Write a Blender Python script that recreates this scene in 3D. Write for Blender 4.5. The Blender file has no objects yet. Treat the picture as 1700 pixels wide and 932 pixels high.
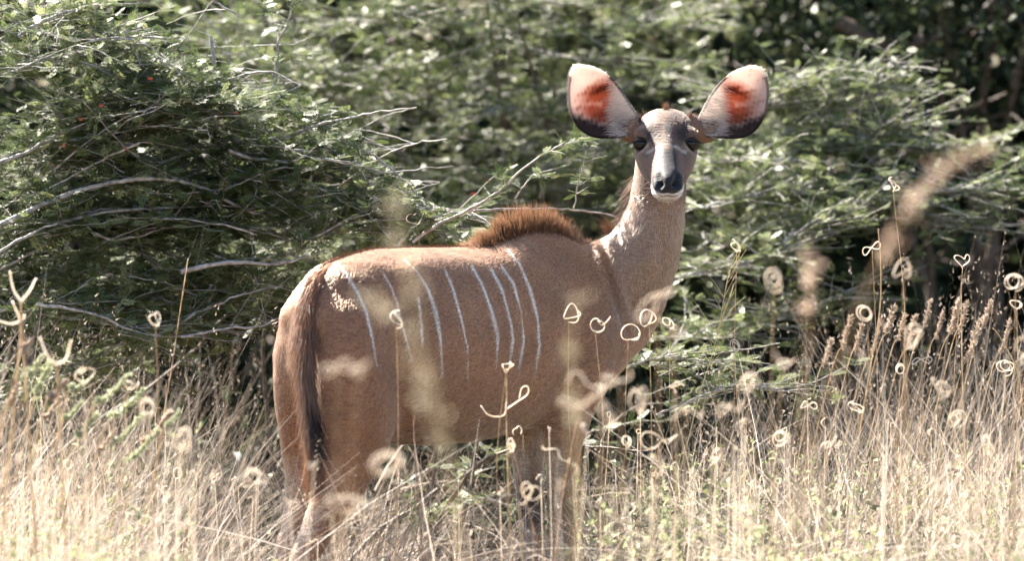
import bpy, bmesh, math, random, os
import numpy as np
from mathutils import Vector, Matrix

random.seed(7)
RNG = np.random.default_rng(11)
sc = bpy.context.scene
COL = sc.collection
R = math.radians

# ------------------------------------------------------------------ camera
CAM_D, CAM_H, AIM_Z = 14.0, 1.6, 1.05
PXM = 620.0                                    # photo pixels per metre at y = 0
cam_data = bpy.data.cameras.new('camera')
cam = bpy.data.objects.new('camera', cam_data)
COL.objects.link(cam)
CAM = np.array((0.0, -CAM_D, CAM_H))
AIM = np.array((0.0, 0.0, AIM_Z))
FWD = (AIM - CAM); DIST = np.linalg.norm(FWD); FWD = FWD / DIST
RIGHT = np.array((1.0, 0, 0)); UP = np.cross(RIGHT, FWD)
cam.location = CAM
cam.rotation_euler = Vector(FWD).to_track_quat('-Z', 'Y').to_euler()
cam_data.sensor_width = 36.0
cam_data.lens = 36.0 * DIST / (1700 / PXM)
cam_data.clip_end = 500
cam_data.dof.use_dof = True
cam_data.dof.focus_distance = 14.16
cam_data.dof.aperture_fstop = 2.3
cam_data.dof.aperture_blades = 0
sc.camera = cam

# ------------------------------------------------------------------ light
SUN_EL, SUN_AZ_X, SUN_AZ_Y = R(46), -0.70, 0.71     # direction towards the sun
sun_dir = Vector((SUN_AZ_X * math.cos(SUN_EL), SUN_AZ_Y * math.cos(SUN_EL), math.sin(SUN_EL))).normalized()
ld = bpy.data.lights.new('sun', 'SUN'); ld.energy = 5.0; ld.angle = R(0.5); ld.color = (1.0, 0.93, 0.83)
sun = bpy.data.objects.new('sun', ld); COL.objects.link(sun)
sun.location = (-8, 6, 12)
sun.rotation_euler = sun_dir.to_track_quat('Z', 'Y').to_euler()
world = bpy.data.worlds.new('World'); sc.world = world; world.use_nodes = True
wn = world.node_tree
bg = wn.nodes['Background']
skyt = wn.nodes.new('ShaderNodeTexSky'); skyt.sky_type = 'NISHITA'; skyt.sun_disc = False
skyt.sun_elevation = SUN_EL
skyt.sun_rotation = math.atan2(sun_dir.x, sun_dir.y)
wn.links.new(skyt.outputs[0], bg.inputs[0]); bg.inputs[1].default_value = 0.05
sc.view_settings.view_transform = 'Standard'; sc.view_settings.look = 'None'
sc.view_settings.exposure = 2.5; sc.view_settings.gamma = 1.0
sc.view_settings.use_curve_mapping = False
sc.cycles.use_adaptive_sampling = True; sc.cycles.adaptive_threshold = .028
sc.cycles.max_bounces = 6; sc.cycles.diffuse_bounces = 3; sc.cycles.transmission_bounces = 4
sc.cycles.transparent_max_bounces = 6
sc.cycles.use_denoising = True

# ------------------------------------------------------------------ helpers
def pos(px, py, y=0.0):
    """photo pixel + depth -> world point"""
    d = FWD * DIST + RIGHT * ((px - 850) / PXM) - UP * ((py - 466) / PXM)
    k = (y - CAM[1]) / d[1]
    return CAM + d * k

def project(P):
    """world points (n,3) -> photo pixels"""
    v = np.asarray(P) - CAM
    w = v @ FWD
    return np.stack([850 + (v @ RIGHT) / w * DIST * PXM, 466 - (v @ UP) / w * DIST * PXM], 1)

def tag(o, label=None, cat=None, group=None, kind=None):
    if label: o['label'] = label
    if cat: o['category'] = cat
    if group: o['group'] = group
    if kind: o['kind'] = kind
    return o

def link(name, me, parent=None, mat=None):
    o = bpy.data.objects.new(name, me); COL.objects.link(o)
    if mat is not None: me.materials.append(mat)
    if parent is not None:
        o.parent = parent
        o.matrix_parent_inverse = parent.matrix_basis.inverted()
    return o

def empty(name, loc):
    o = bpy.data.objects.new(name, None); COL.objects.link(o); o.location = Vector(loc)
    o.empty_display_size = 0.1
    return o

def quick_mesh(name, V, F, smooth=True, attrs=None):
    """V (n,3), F (m,k) uniform face size, or list of arrays"""
    me = bpy.data.meshes.new(name)
    V = np.ascontiguousarray(V, dtype=np.float32)
    Fs = F if isinstance(F, list) else [F]
    Fs = [np.asarray(f, dtype=np.int32) for f in Fs if len(f)]
    me.vertices.add(len(V)); me.vertices.foreach_set('co', V.ravel())
    nl = sum(f.size for f in Fs); nf = sum(len(f) for f in Fs)
    me.loops.add(nl); me.loops.foreach_set('vertex_index', np.concatenate([f.ravel() for f in Fs]))
    tot = np.concatenate([np.full(len(f), f.shape[1], np.int32) for f in Fs])
    st = np.concatenate([[0], np.cumsum(tot)[:-1]]).astype(np.int32)
    me.polygons.add(nf); me.polygons.foreach_set('loop_start', st); me.polygons.foreach_set('loop_total', tot)
    me.polygons.foreach_set('use_smooth', np.full(nf, smooth))
    me.update(calc_edges=True)
    for k, (typ, dat) in (attrs or {}).items():
        a = me.attributes.new(k, typ, 'POINT')
        a.data.foreach_set('color' if typ == 'FLOAT_COLOR' else 'value', np.ascontiguousarray(dat, dtype=np.float32).ravel())
    return me

def catmull(P, n):
    """resample rows of P (control rows) smoothly to n rows"""
    P = np.asarray(P, float); m = len(P)
    Q = np.vstack([2 * P[0] - P[1], P, 2 * P[-1] - P[-2]])
    t = np.linspace(0, m - 1 - 1e-9, n); i = t.astype(int); f = (t - i)[:, None]
    a, b, c, d = Q[i], Q[i + 1], Q[i + 2], Q[i + 3]
    return 0.5 * (2 * b + (c - a) * f + (2 * a - 5 * b + 4 * c - d) * f ** 2 + (3 * b - a - 3 * c + d) * f ** 3)

def frames(path):
    """parallel transported frame along a path (n,3)"""
    T = np.gradient(path, axis=0); T /= np.linalg.norm(T, axis=1)[:, None] + 1e-12
    a = np.array((0, 0, 1.0)) if abs(T[0, 2]) < .9 else np.array((1.0, 0, 0))
    N = np.zeros_like(path); n = a - T[0] * (a @ T[0]); n /= np.linalg.norm(n); N[0] = n
    for i in range(1, len(path)):
        n = n - T[i] * (n @ T[i]); n /= np.linalg.norm(n) + 1e-12; N[i] = n
    return T, N, np.cross(T, N)

def tube(path, rad, sides=5):
    """returns V, F(quads) plus capped tip as quads"""
    path = np.asarray(path, float); n = len(path)
    rad = np.broadcast_to(np.asarray(rad, float), (n,))
    T, N, B = frames(path)
    a = np.linspace(0, 2 * np.pi, sides, endpoint=False)
    V = path[:, None, :] + rad[:, None, None] * (np.cos(a)[None, :, None] * N[:, None, :] + np.sin(a)[None, :, None] * B[:, None, :])
    V = V.reshape(-1, 3)
    i = np.arange(n - 1)[:, None] * sides; j = np.arange(sides)[None, :]; k = (j + 1) % sides
    F = np.stack([i + j, i + k, i + sides + k, i + sides + j], -1).reshape(-1, 4)
    return V, F

class Acc:
    """collects many little meshes into one"""
    def __init__(s): s.V = []; s.F = {}; s.n = 0; s.A = []
    def add(s, V, F, a=None):
        s.V.append(V)
        F = np.asarray(F); s.F.setdefault(F.shape[-1], []).append(F + s.n); s.n += len(V)
        if a is not None: s.A.append(np.broadcast_to(np.asarray(a, float), (len(V),) if np.ndim(a) < 2 else (len(V), 4)))
    def mesh(s, name, smooth=True, attr=None):
        V = np.concatenate(s.V); F = [np.concatenate(f) for f in s.F.values()]
        at = {}
        if s.A:
            A = np.concatenate(s.A)
            at = {attr: ('FLOAT_COLOR' if A.ndim == 2 else 'FLOAT', A)}
        return quick_mesh(name, V, F, smooth, at)

def ribbons(roots, dirs, length, width, bend, segs=3, attr=None, side=None, taper=True):
    """many tapered strips at once: roots (n,3), dirs unit (n,3), bend (n,3) added quadratically; returns V,F(quads),attr per vert"""
    n = len(roots); t = np.linspace(0, 1, segs + 1)
    length = np.broadcast_to(length, (n,)); width = np.broadcast_to(width, (n,))
    C = roots[:, None] + dirs[:, None] * (t[None, :, None] * length[:, None, None]) + bend[:, None] * (t[None, :, None] ** 2)
    if side is None:
        side = RNG.normal(size=(n, 3))
    side = np.cross(dirs, side); side /= np.linalg.norm(side, axis=1)[:, None] + 1e-9
    wv = width[:, None] * (1 - 0.92 * t[None, :] ** 1.5 if taper else np.ones((1, segs + 1)))
    V = np.stack([C - side[:, None] * wv[..., None] * .5, C + side[:, None] * wv[..., None] * .5], 2)  # n,segs+1,2,3
    base = (np.arange(n) * (segs + 1) * 2)[:, None]; k = (np.arange(segs) * 2)[None]
    F = np.stack([base + k, base + k + 1, base + k + 3, base + k + 2], -1).reshape(-1, 4)
    A = None
    if attr is not None: A = np.repeat(attr, (segs + 1) * 2, axis=0)
    return V.reshape(-1, 3), F, A

def poly_dist(P, line):
    """distance of 2D points to polyline, and position 0..1 along it"""
    best = np.full(len(P), 1e9); along = np.zeros(len(P)); line = np.asarray(line, float)
    m = len(line) - 1
    for i in range(m):
        a, b = line[i], line[i + 1]; d = b - a
        t = np.clip(((P - a) @ d) / (d @ d), 0, 1)
        q = np.linalg.norm(P - (a + t[:, None] * d), axis=1)
        w = q < best; best = np.where(w, q, best); along = np.where(w, (i + t) / m, along)
    return best, along

def sstep(a, b, x):
    t = np.clip((x - a) / (b - a), 0, 1); return t * t * (3 - 2 * t)

def vnoise(P, f, seed=0):
    """cheap smooth value noise from summed sines, roughly -1..1"""
    r = np.random.default_rng(seed); out = np.zeros(len(P))
    for k in range(6):
        w = r.normal(size=3); w /= np.linalg.norm(w)
        out += np.sin(P @ w * f * (0.6 + 0.3 * k) + r.uniform(0, 6.28))
    return out / 3.0

# ------------------------------------------------------------------ materials
def new_mat(name):
    m = bpy.data.materials.new(name); m.use_nodes = True
    nt = m.node_tree; return m, nt, nt.nodes['Principled BSDF'], nt.nodes['Material Output']

def srgb(r, g, b):
    f = lambda c: (c / 255 / 12.92) if c / 255 <= .04045 else ((c / 255 + .055) / 1.055) ** 2.4
    return (f(r), f(g), f(b), 1.0)

def attr_mat(name, attr='col', rough=.6, spec=.3, transl=0.0, noise=None, sheen=0.0):
    m, nt, p, out = new_mat(name)
    a = nt.nodes.new('ShaderNodeAttribute'); a.attribute_name = attr
    src = a.outputs['Color']
    if noise:
        tc = nt.nodes.new('ShaderNodeTexCoord'); nz = nt.nodes.new('ShaderNodeTexNoise')
        nz.inputs['Scale'].default_value = noise; nz.inputs['Detail'].default_value = 4
        nt.links.new(tc.outputs['Object'], nz.inputs['Vector'])
        mr = nt.nodes.new('ShaderNodeMapRange'); mr.inputs[3].default_value = .75; mr.inputs[4].default_value = 1.25
        nt.links.new(nz.outputs[0], mr.inputs[0])
        mx = nt.nodes.new('ShaderNodeMix'); mx.data_type = 'RGBA'; mx.blend_type = 'MULTIPLY'; mx.inputs[0].default_value = 1
        nt.links.new(src, mx.inputs[6]); nt.links.new(mr.outputs[0], mx.inputs[7]); src = mx.outputs[2]
    nt.links.new(src, p.inputs['Base Color'])
    p.inputs['Roughness'].default_value = rough; p.inputs['Specular IOR Level'].default_value = spec
    if sheen: p.inputs['Sheen Weight'].default_value = sheen
    if transl:
        t = nt.nodes.new('ShaderNodeBsdfTranslucent'); ms = nt.nodes.new('ShaderNodeMixShader')
        nt.links.new(src, t.inputs[0]); ms.inputs[0].default_value = transl
        nt.links.new(p.outputs[0], ms.inputs[1]); nt.links.new(t.outputs[0], ms.inputs[2]); nt.links.new(ms.outputs[0], out.inputs[0])
    return m

def ramp_mat(name, c0, c1, c2, attr='tint', rough=.55, spec=.3, transl=.3, c2pos=.5):
    """colour from a 0..1 per-piece attribute through three colours"""
    m, nt, p, out = new_mat(name)
    a = nt.nodes.new('ShaderNodeAttribute'); a.attribute_name = attr
    cr = nt.nodes.new('ShaderNodeValToRGB')
    cr.color_ramp.elements[0].color = c0; cr.color_ramp.elements[1].color = c2
    e = cr.color_ramp.elements.new(c2pos); e.color = c1
    nt.links.new(a.outputs['Fac'], cr.inputs[0])
    nt.links.new(cr.outputs[0], p.inputs['Base Color'])
    p.inputs['Roughness'].default_value = rough; p.inputs['Specular IOR Level'].default_value = spec
    if transl:
        t = nt.nodes.new('ShaderNodeBsdfTranslucent'); ms = nt.nodes.new('ShaderNodeMixShader'); ms.inputs[0].default_value = transl
        nt.links.new(cr.outputs[0], t.inputs[0])
        nt.links.new(p.outputs[0], ms.inputs[1]); nt.links.new(t.outputs[0], ms.inputs[2]); nt.links.new(ms.outputs[0], out.inputs[0])
    return m

def ground_mat(name, c0, c1):
    m, nt, p, out = new_mat(name)
    tc = nt.nodes.new('ShaderNodeTexCoord')
    nz = nt.nodes.new('ShaderNodeTexNoise'); nz.inputs['Scale'].default_value = 6; nz.inputs['Detail'].default_value = 8
    nt.links.new(tc.outputs['Object'], nz.inputs['Vector'])
    cr = nt.nodes.new('ShaderNodeValToRGB'); cr.color_ramp.elements[0].color = c0; cr.color_ramp.elements[1].color = c1
    nt.links.new(nz.outputs[0], cr.inputs[0]); nt.links.new(cr.outputs[0], p.inputs['Base Color'])
    bp = nt.nodes.new('ShaderNodeBump'); bp.inputs['Strength'].default_value = .5
    nt.links.new(nz.outputs[0], bp.inputs['Height']); nt.links.new(bp.outputs[0], p.inputs['Normal'])
    p.inputs['Roughness'].default_value = .95
    return m

# ------------------------------------------------------------------ ground
n = 90
gx = np.sinh(np.linspace(-4.6, 4.6, n)) * 3.0; gy = np.sinh(np.linspace(-4.6, 4.6, n)) * 3.0
X, Y = np.meshgrid(gx, gy)
Z = .02 * np.sin(X * 1.3 + .4) * np.cos(Y * .9) + .01 * np.sin(X * 4 + Y * 3) - .02
i = np.arange(n - 1)[:, None] * n + np.arange(n - 1)[None]
F = np.stack([i, i + 1, i + n + 1, i + n], -1).reshape(-1, 4)
ground = link('ground', quick_mesh('ground', np.stack([X, Y, Z], -1).reshape(-1, 3), F), mat=ground_mat('dry soil', srgb(58, 48, 38), srgb(104, 86, 68)))
tag(ground, 'dry sandy soil under the grass', kind='structure')
def gz(x, y): return .02 * np.sin(x * 1.3 + .4) * np.cos(y * .9) + .01 * np.sin(x * 4 + y * 3) - .02
# ================================================================== the kudu
PHI = R(35); CPH, SPH = math.cos(PHI), math.sin(PHI); KX0 = -0.10
def KL(s, t, z):
    """animal coordinates (along, right, up) -> world"""
    s, t, z = np.broadcast_arrays(np.asarray(s, float), np.asarray(t, float), np.asarray(z, float))
    return np.stack([KX0 + s * CPH + t * SPH, s * SPH - t * CPH, z], -1)
def KI(P):
    x = P[:, 0] - KX0; y = P[:, 1]
    return np.stack([x * CPH + y * SPH, x * SPH - y * CPH, P[:, 2]], 1)

kudu = empty('kudu', KL(0, 0, 0))
tag(kudu, 'brown antelope with white flank stripes and huge ears standing in dry grass, looking at camera', 'antelope')

SEG = 40
ANG = np.linspace(0, 2 * np.pi, SEG, endpoint=False)
def loft(rings):
    """rings (n,SEG,3) -> closed mesh with fan caps"""
    n = len(rings); V = np.vstack([rings.reshape(-1, 3), rings[0].mean(0), rings[-1].mean(0)])
    i = np.arange(n - 1)[:, None] * SEG; j = np.arange(SEG)[None]; k = (j + 1) % SEG
    Q = np.stack([i + j, i + k, i + SEG + k, i + SEG + j], -1).reshape(-1, 4)
    a = n * SEG; jj = np.arange(SEG); kk = (jj + 1) % SEG; o = (n - 1) * SEG
    T1 = np.stack([kk, jj, np.full(SEG, a)], -1); T2 = np.stack([o + jj, o + kk, np.full(SEG, a + 1)], -1)
    return V, [Q, np.vstack([T1, T2])]

# trunk: s, top, bottom, half width, narrowing of the top, height share of the widest level
trunk = catmull([
    (-.568, .960, .860, .030, .0, .50),
    (-.558, 1.010, .800, .080, .0, .50),
    (-.525, 1.062, .730, .130, .05, .50),
    (-.46, 1.112, .670, .164, .12, .52),
    (-.36, 1.140, .635, .180, .14, .54),
    (-.24, 1.147, .618, .188, .10, .54),
    (-.10, 1.145, .614, .198, .06, .52),
    (.03, 1.150, .624, .196, .14, .50),
    (.14, 1.182, .642, .182, .40, .48),
    (.24, 1.186, .665, .172, .48, .48),
    (.33, 1.155, .705, .160, .42, .50),
    (.41, 1.110, .755, .138, .30, .50),
    (.47, 1.060, .800, .105, .15, .50),
    (.51, 1.010, .860, .055, .0, .50)], 70)
rings = []
for s, top, bot, w, k, lvl in trunk:
    zc = bot + (top - bot) * lvl
    sn, cs = np.sin(ANG), np.cos(ANG)
    up = np.clip(sn, 0, 1)
    t = w * np.sign(cs) * np.abs(cs) ** .85 * (1 - k * up ** 1.3)
    z = zc + np.where(sn > 0, (top - zc) * np.abs(sn) ** .9, -(zc - bot) * np.abs(sn) ** .9)
    # the loin is a shelf: gently sloping from the spine, then a steep flank
    sh = float(sstep(-.50, -.38, s) * sstep(.17, .07, s)); x_ = np.abs(t) / w
    zs = top - .038 * (x_ / .55) ** 1.2 - (top - zc - .10) * np.clip((x_ - .42) / .58, 0, 1) ** 2.6
    z = np.where(sn > 0, z * (1 - sh) + np.maximum(zs, zc) * sh, z)
    rings.append(KL(s, t, z))
BODY = [loft(np.array(rings))]

def limb(rows, n=40):
    """rows: s,t,z, half along, half across  -> horizontal rings"""
    out = []
    for s, t, z, a, b in catmull(rows, n):
        out.append(KL(s + a * np.cos(ANG), t + b * np.sin(ANG), z))
    return loft(np.array(out))
def hind(sg, ds, dz=0):
    T = lambda t: sg * t
    return limb([
        (-.41, T(.080), 1.06, .03, .02),
        (-.415, T(.085), 1.03, .085, .055),
        (-.430, T(.098), .93, .122, .080),
        (-.440, T(.106), .82, .126, .088),
        (-.446 + ds * .1, T(.108), .72, .124, .084),
        (-.460 + ds * .3, T(.106), .63, .112, .072),
        (-.495 + ds * .6, T(.104), .53, .085, .054),
        (-.555 + ds * .9, T(.102), .43, .056, .038),
        (-.605 + ds, T(.100), .345, .045, .030),
        (-.622 + ds, T(.100), .29, .037, .026),
        (-.615 + ds, T(.100), .20, .024, .019),
        (-.608 + ds, T(.100), .12, .024, .019),
        (-.600 + ds, T(.100), .085, .030, .023),
        (-.585 + ds, T(.100), .045, .026, .021),
        (-.572 + ds, T(.100), .02, .038, .027),
        (-.568 + ds, T(.100), .0, .042, .029)], 60)
def fore(sg, ds):
    T = lambda t: sg * t
    return limb([
        (.21, T(.085), 1.10, .02, .015),
        (.225, T(.095), 1.04, .075, .045),
        (.250, T(.105), .94, .105, .065),
        (.265, T(.108), .84, .118, .068),
        (.250, T(.102), .74, .100, .062),
        (.235 + ds * .2, T(.092), .66, .073, .050),
        (.228 + ds * .5, T(.085), .57, .054, .040),
        (.226 + ds, T(.080), .48, .041, .033),
        (.230 + ds, T(.078), .41, .038, .032),
        (.236 + ds, T(.078), .36, .039, .033),
        (.232 + ds, T(.078), .31, .030, .027),
        (.228 + ds, T(.078), .20, .023, .019),
        (.228 + ds, T(.078), .11, .023, .019),
        (.232 + ds, T(.078), .08, .029, .023),
        (.245 + ds, T(.078), .045, .026, .021),
        (.258 + ds, T(.078), .02, .037, .027),
        (.262 + ds, T(.078), .0, .041, .029)], 60)
BODY += [hind(1, .0), hind(-1, .08), fore(1, .0), fore(-1, .01)]

# neck: centre, half width (across the picture), half depth
NECK = catmull([
    (.215, .225, .900, .150, .100),
    (.245, .225, .960, .160, .105),
    (.300, .215, 1.040, .145, .110),
    (.350, .205, 1.110, .108, .105),
    (.378, .198, 1.180, .088, .098),
    (.394, .190, 1.255, .076, .088),
    (.402, .182, 1.330, .070, .080),
    (.406, .170, 1.400, .066, .072),
    (.408, .150, 1.440, .050, .055)], 50)
nk = NECK[:, :3]; T_, _, _ = frames(nk)
rings = []
for (x, y, z, a, b), tv in zip(NECK, T_):
    e1 = np.array((math.cos(.25), math.sin(.25), 0)); e1 = e1 - tv * (e1 @ tv); e1 /= np.linalg.norm(e1); e2 = np.cross(tv, e1)
    rings.append(np.array((x, y, z)) + a * np.cos(ANG)[:, None] * e1 + b * np.sin(ANG)[:, None] * e2)
BODY.append(loft(np.array(rings)))

# head: stations along the axis (from the poll to the nose)
HX, HY, HZ, HP = .414, .165, 1.460, R(34.5)
HD = np.array((0, -math.cos(HP), -math.sin(HP))); HU = np.array((0, -math.sin(HP), math.cos(HP))); HS = np.array((1.0, 0, 0))
H0 = np.array((HX, HY, HZ))
def HP3(u, l, k): 
    u, l, k = np.broadcast_arrays(np.asarray(u, float), np.asarray(l, float), np.asarray(k, float))
    return H0 + u[..., None] * HD + l[..., None] * HS + k[..., None] * HU
def HI(P):
    v = P - H0; return np.stack([v @ HD, v @ HS, v @ HU], 1)
#        u     width  up    down  boxiness(lower)
HEAD = catmull([
    (-.045, .020, .010, .020, 1.0, .1),
    (-.030, .052, .036, .055, 1.0, .1),
    (.000, .074, .060, .080, .9, .1),
    (.040, .084, .074, .100, .85, .15),
    (.080, .087, .076, .110, .8, .25),
    (.115, .084, .066, .108, .75, .48),
    (.155, .076, .057, .092, .75, .58),
    (.195, .064, .053, .072, .75, .52),
    (.235, .051, .051, .056, .8, .36),
    (.270, .045, .051, .048, .8, .22),
    (.296, .043, .050, .041, .95, .15),
    (.314, .037, .042, .034, 1.0, .1),
    (.324, .024, .026, .022, 1.0, .0)], 60)
rings = []
for u, w, up, dn, bx, nar in HEAD:
    sn, cs = np.sin(ANG), np.cos(ANG)
    l = w * np.sign(cs) * np.abs(cs) ** np.where(sn > 0, .8, bx * .9) * np.where(sn < 0, 1 - .25 * np.abs(sn) ** 1.5, 1 - nar * np.clip(sn, 0, 1) ** 1.1)
    k = np.where(sn > 0, up * np.abs(sn) ** .9, -dn * np.abs(sn) ** .85)
    rings.append(HP3(u, l, k))
BODY.append(loft(np.array(rings)))
# orbital ridges
for sg in (-1, 1):
    rr = []
    for f in np.linspace(-1, 1, 14):
        r = math.sqrt(max(1e-4, 1 - f * f)); c = HP3(.088 + .026 * f, sg * .062, .040)
        rr.append(c + r * .026 * np.cos(ANG)[:, None] * HS + r * .018 * np.sin(ANG)[:, None] * HU)
    BODY.append(loft(np.array(rr)))

V = []; Q = []; T3 = []; o = 0
for v, (q, t) in BODY:
    V.append(v); Q.append(q + o); T3.append(t + o); o += len(v)
tmp = bpy.data.objects.new('tmp', quick_mesh('tmp', np.concatenate(V), [np.concatenate(Q), np.concatenate(T3)])); COL.objects.link(tmp)
md = tmp.modifiers.new('r', 'REMESH'); md.mode = 'VOXEL'; md.voxel_size = .0048
md = tmp.modifiers.new('s', 'SMOOTH'); md.iterations = 14; md.factor = .5
dg = bpy.context.evaluated_depsgraph_get()
body_me = bpy.data.meshes.new_from_object(tmp.evaluated_get(dg))
bpy.data.objects.remove(tmp)
NV = len(body_me.vertices)
P = np.zeros(NV * 3, np.float32); body_me.vertices.foreach_get('co', P); P = P.reshape(-1, 3).astype(float)
def mesh_normals(me):
    me.update(); N = np.zeros(len(me.vertices) * 3, np.float32); me.vertex_normals.foreach_get('vector', N); return N.reshape(-1, 3).astype(float)
Nn = mesh_normals(body_me)

# extra smoothing of the big joins (not on the head)
ed = np.zeros(len(body_me.edges) * 2, np.int32); body_me.edges.foreach_get('vertices', ed); ed = ed.reshape(-1, 2)
deg = np.bincount(ed.ravel(), minlength=NV).astype(float)
hh = HI(P); wsm = np.clip((P[:, 2] - .45) / .1, 0, 1) * np.clip((1.30 - P[:, 2]) / .06, 0, 1)
for it in range(70):
    S = np.zeros_like(P)
    for c in range(3):
        S[:, c] = (np.bincount(ed[:, 0], P[ed[:, 1], c], NV) + np.bincount(ed[:, 1], P[ed[:, 0], c], NV)) / deg
    P += (S - P) * (.55 * wsm)[:, None]
body_me.vertices.foreach_set('co', P.astype(np.float32).ravel()); Nn = mesh_normals(body_me)

# ---- sculpting by displacement: folds, muscles, nostrils, mouth
def mirror(P):
    k = KI(P); k[:, 1] *= -1; return KL(k[:, 0], k[:, 1], k[:, 2])
K = KI(P); pr = project(np.where((K[:, 1] >= 0)[:, None], P, mirror(P)))
prR = project(P)
disp = np.zeros(NV)
facing = sstep(-.1, .35, -(Nn[:, 1]))
def groove(line, amp, wid, pts=None, face=None):
    d, al = poly_dist(prR if pts is None else pts, line)
    fade = np.sin(np.clip(al * .92 + .04, 0, 1) * np.pi) ** .6
    return amp * np.exp(-(d / wid) ** 2) * fade * (facing if face is None else face)
FOLD = [(1003, 405), (1010, 440), (1020, 480), (1031, 520), (1042, 555)]
disp -= groove(FOLD, .014, 5)
disp += groove([(x + 13, y + 2) for x, y in FOLD], .008, 8)
disp += groove([(x - 12, y + 2) for x, y in FOLD], .006, 8)
disp -= groove([(1028, 420), (1040, 470), (1052, 520), (1062, 560)], .005, 7)
side = sstep(.02, .08, np.abs(K[:, 1]))
both = side * sstep(-.3, .2, np.sign(K[:, 1]) * (Nn @ np.array((SPH, -CPH, 0))))
disp += .012 * np.exp(-((pr[:, 0] - 690) / 30) ** 2 - ((pr[:, 1] - 452) / 22) ** 2) * both          # hip point
disp -= .010 * np.exp(-((pr[:, 0] - 655) / 26) ** 2 - ((pr[:, 1] - 500) / 50) ** 2) * both          # hollow behind the last rib
disp -= .010 * np.exp(-((pr[:, 0] - 575) / 35) ** 2 - ((pr[:, 1] - 480) / 22) ** 2) * both
disp += .010 * np.exp(-((pr[:, 0] - 528) / 20) ** 2 - ((pr[:, 1] - 530) / 26) ** 2) * both           # seat bone
disp += groove([(880, 690), (905, 620), (925, 540), (935, 470)], .013, 24, pr, both)
disp -= groove([(664, 742), (674, 695), (670, 640), (655, 585)], .014, 16, pr, both)
disp += groove([(610, 740), (618, 680), (612, 610), (598, 550)], .010, 30, pr, both)
disp -= groove([(955, 640), (968, 580), (972, 520), (962, 460)], .008, 18, pr, both)
disp += groove([(990, 640), (1000, 590), (1002, 540)], .010, 20, pr, both)
disp -= groove([(548, 760), (552, 690), (548, 620)], .008, 12, pr, both)
disp -= groove([(862, 690), (872, 620), (884, 540), (886, 470)], .012, 18, pr, both)
for k in range(5):
    x0 = 700 + k * 34
    disp += groove([(x0, 480), (x0 + 25, 560), (x0 + 22, 640)], .0036, 9, pr, both)
# throat furrow between the two neck muscles
disp -= groove([(1096, 350), (1100, 400), (1102, 450)], .006, 9)
disp += groove([(1075, 350), (1078, 400), (1078, 450)], .004, 12)
# head details
H = HI(P); u, l, k = H.T
headm = sstep(1.20, 1.26, P[:, 2]) * sstep(.19, .15, P[:, 1])
for sg in (-1, 1):
    disp -= headm * .026 * np.exp(-((l - sg * .0220) / .0095) ** 2 - ((k - .034 + .25 * (l * sg - .02)) / .0090) ** 2) * sstep(.26, .29, u)     # nostrils
    disp += headm * .005 * np.exp(-((l - sg * .036) / .008) ** 2 - ((k - .034) / .014) ** 2) * sstep(.24, .28, u)     # nostril wings
    disp += headm * .005 * np.exp(-((l - sg * .018) / .014) ** 2 - ((k - .008) / .008) ** 2) * sstep(.26, .29, u)     # upper lip pads
    disp -= headm * .010 * np.exp(-((u - .112) / .022) ** 2 - ((l - sg * .080) / .020) ** 2 - ((k - .020) / .016) ** 2)     # eye sockets
    disp -= headm * .006 * np.exp(-((u - .16) / .02) ** 2 - ((l - sg * .045) / .014) ** 2 - ((k - .03) / .02) ** 2)      # tear hollow
disp -= headm * .004 * np.exp(-(l / .004) ** 2 - ((k - .018) / .018) ** 2) * sstep(.29, .31, u)                      # philtrum
disp -= headm * .008 * np.exp(-((k - .0 - .12 * np.abs(l)) / .0035) ** 2) * sstep(.22, .26, u)                     # mouth
disp += .0012 * vnoise(P, 60, 3) * (1 - headm)
P = P + Nn * disp[:, None]
body_me.vertices.foreach_set('co', P.astype(np.float32).ravel()); Nn = mesh_normals(body_me)
body_me.polygons.foreach_set('use_smooth', np.ones(len(body_me.polygons), bool))

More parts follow.
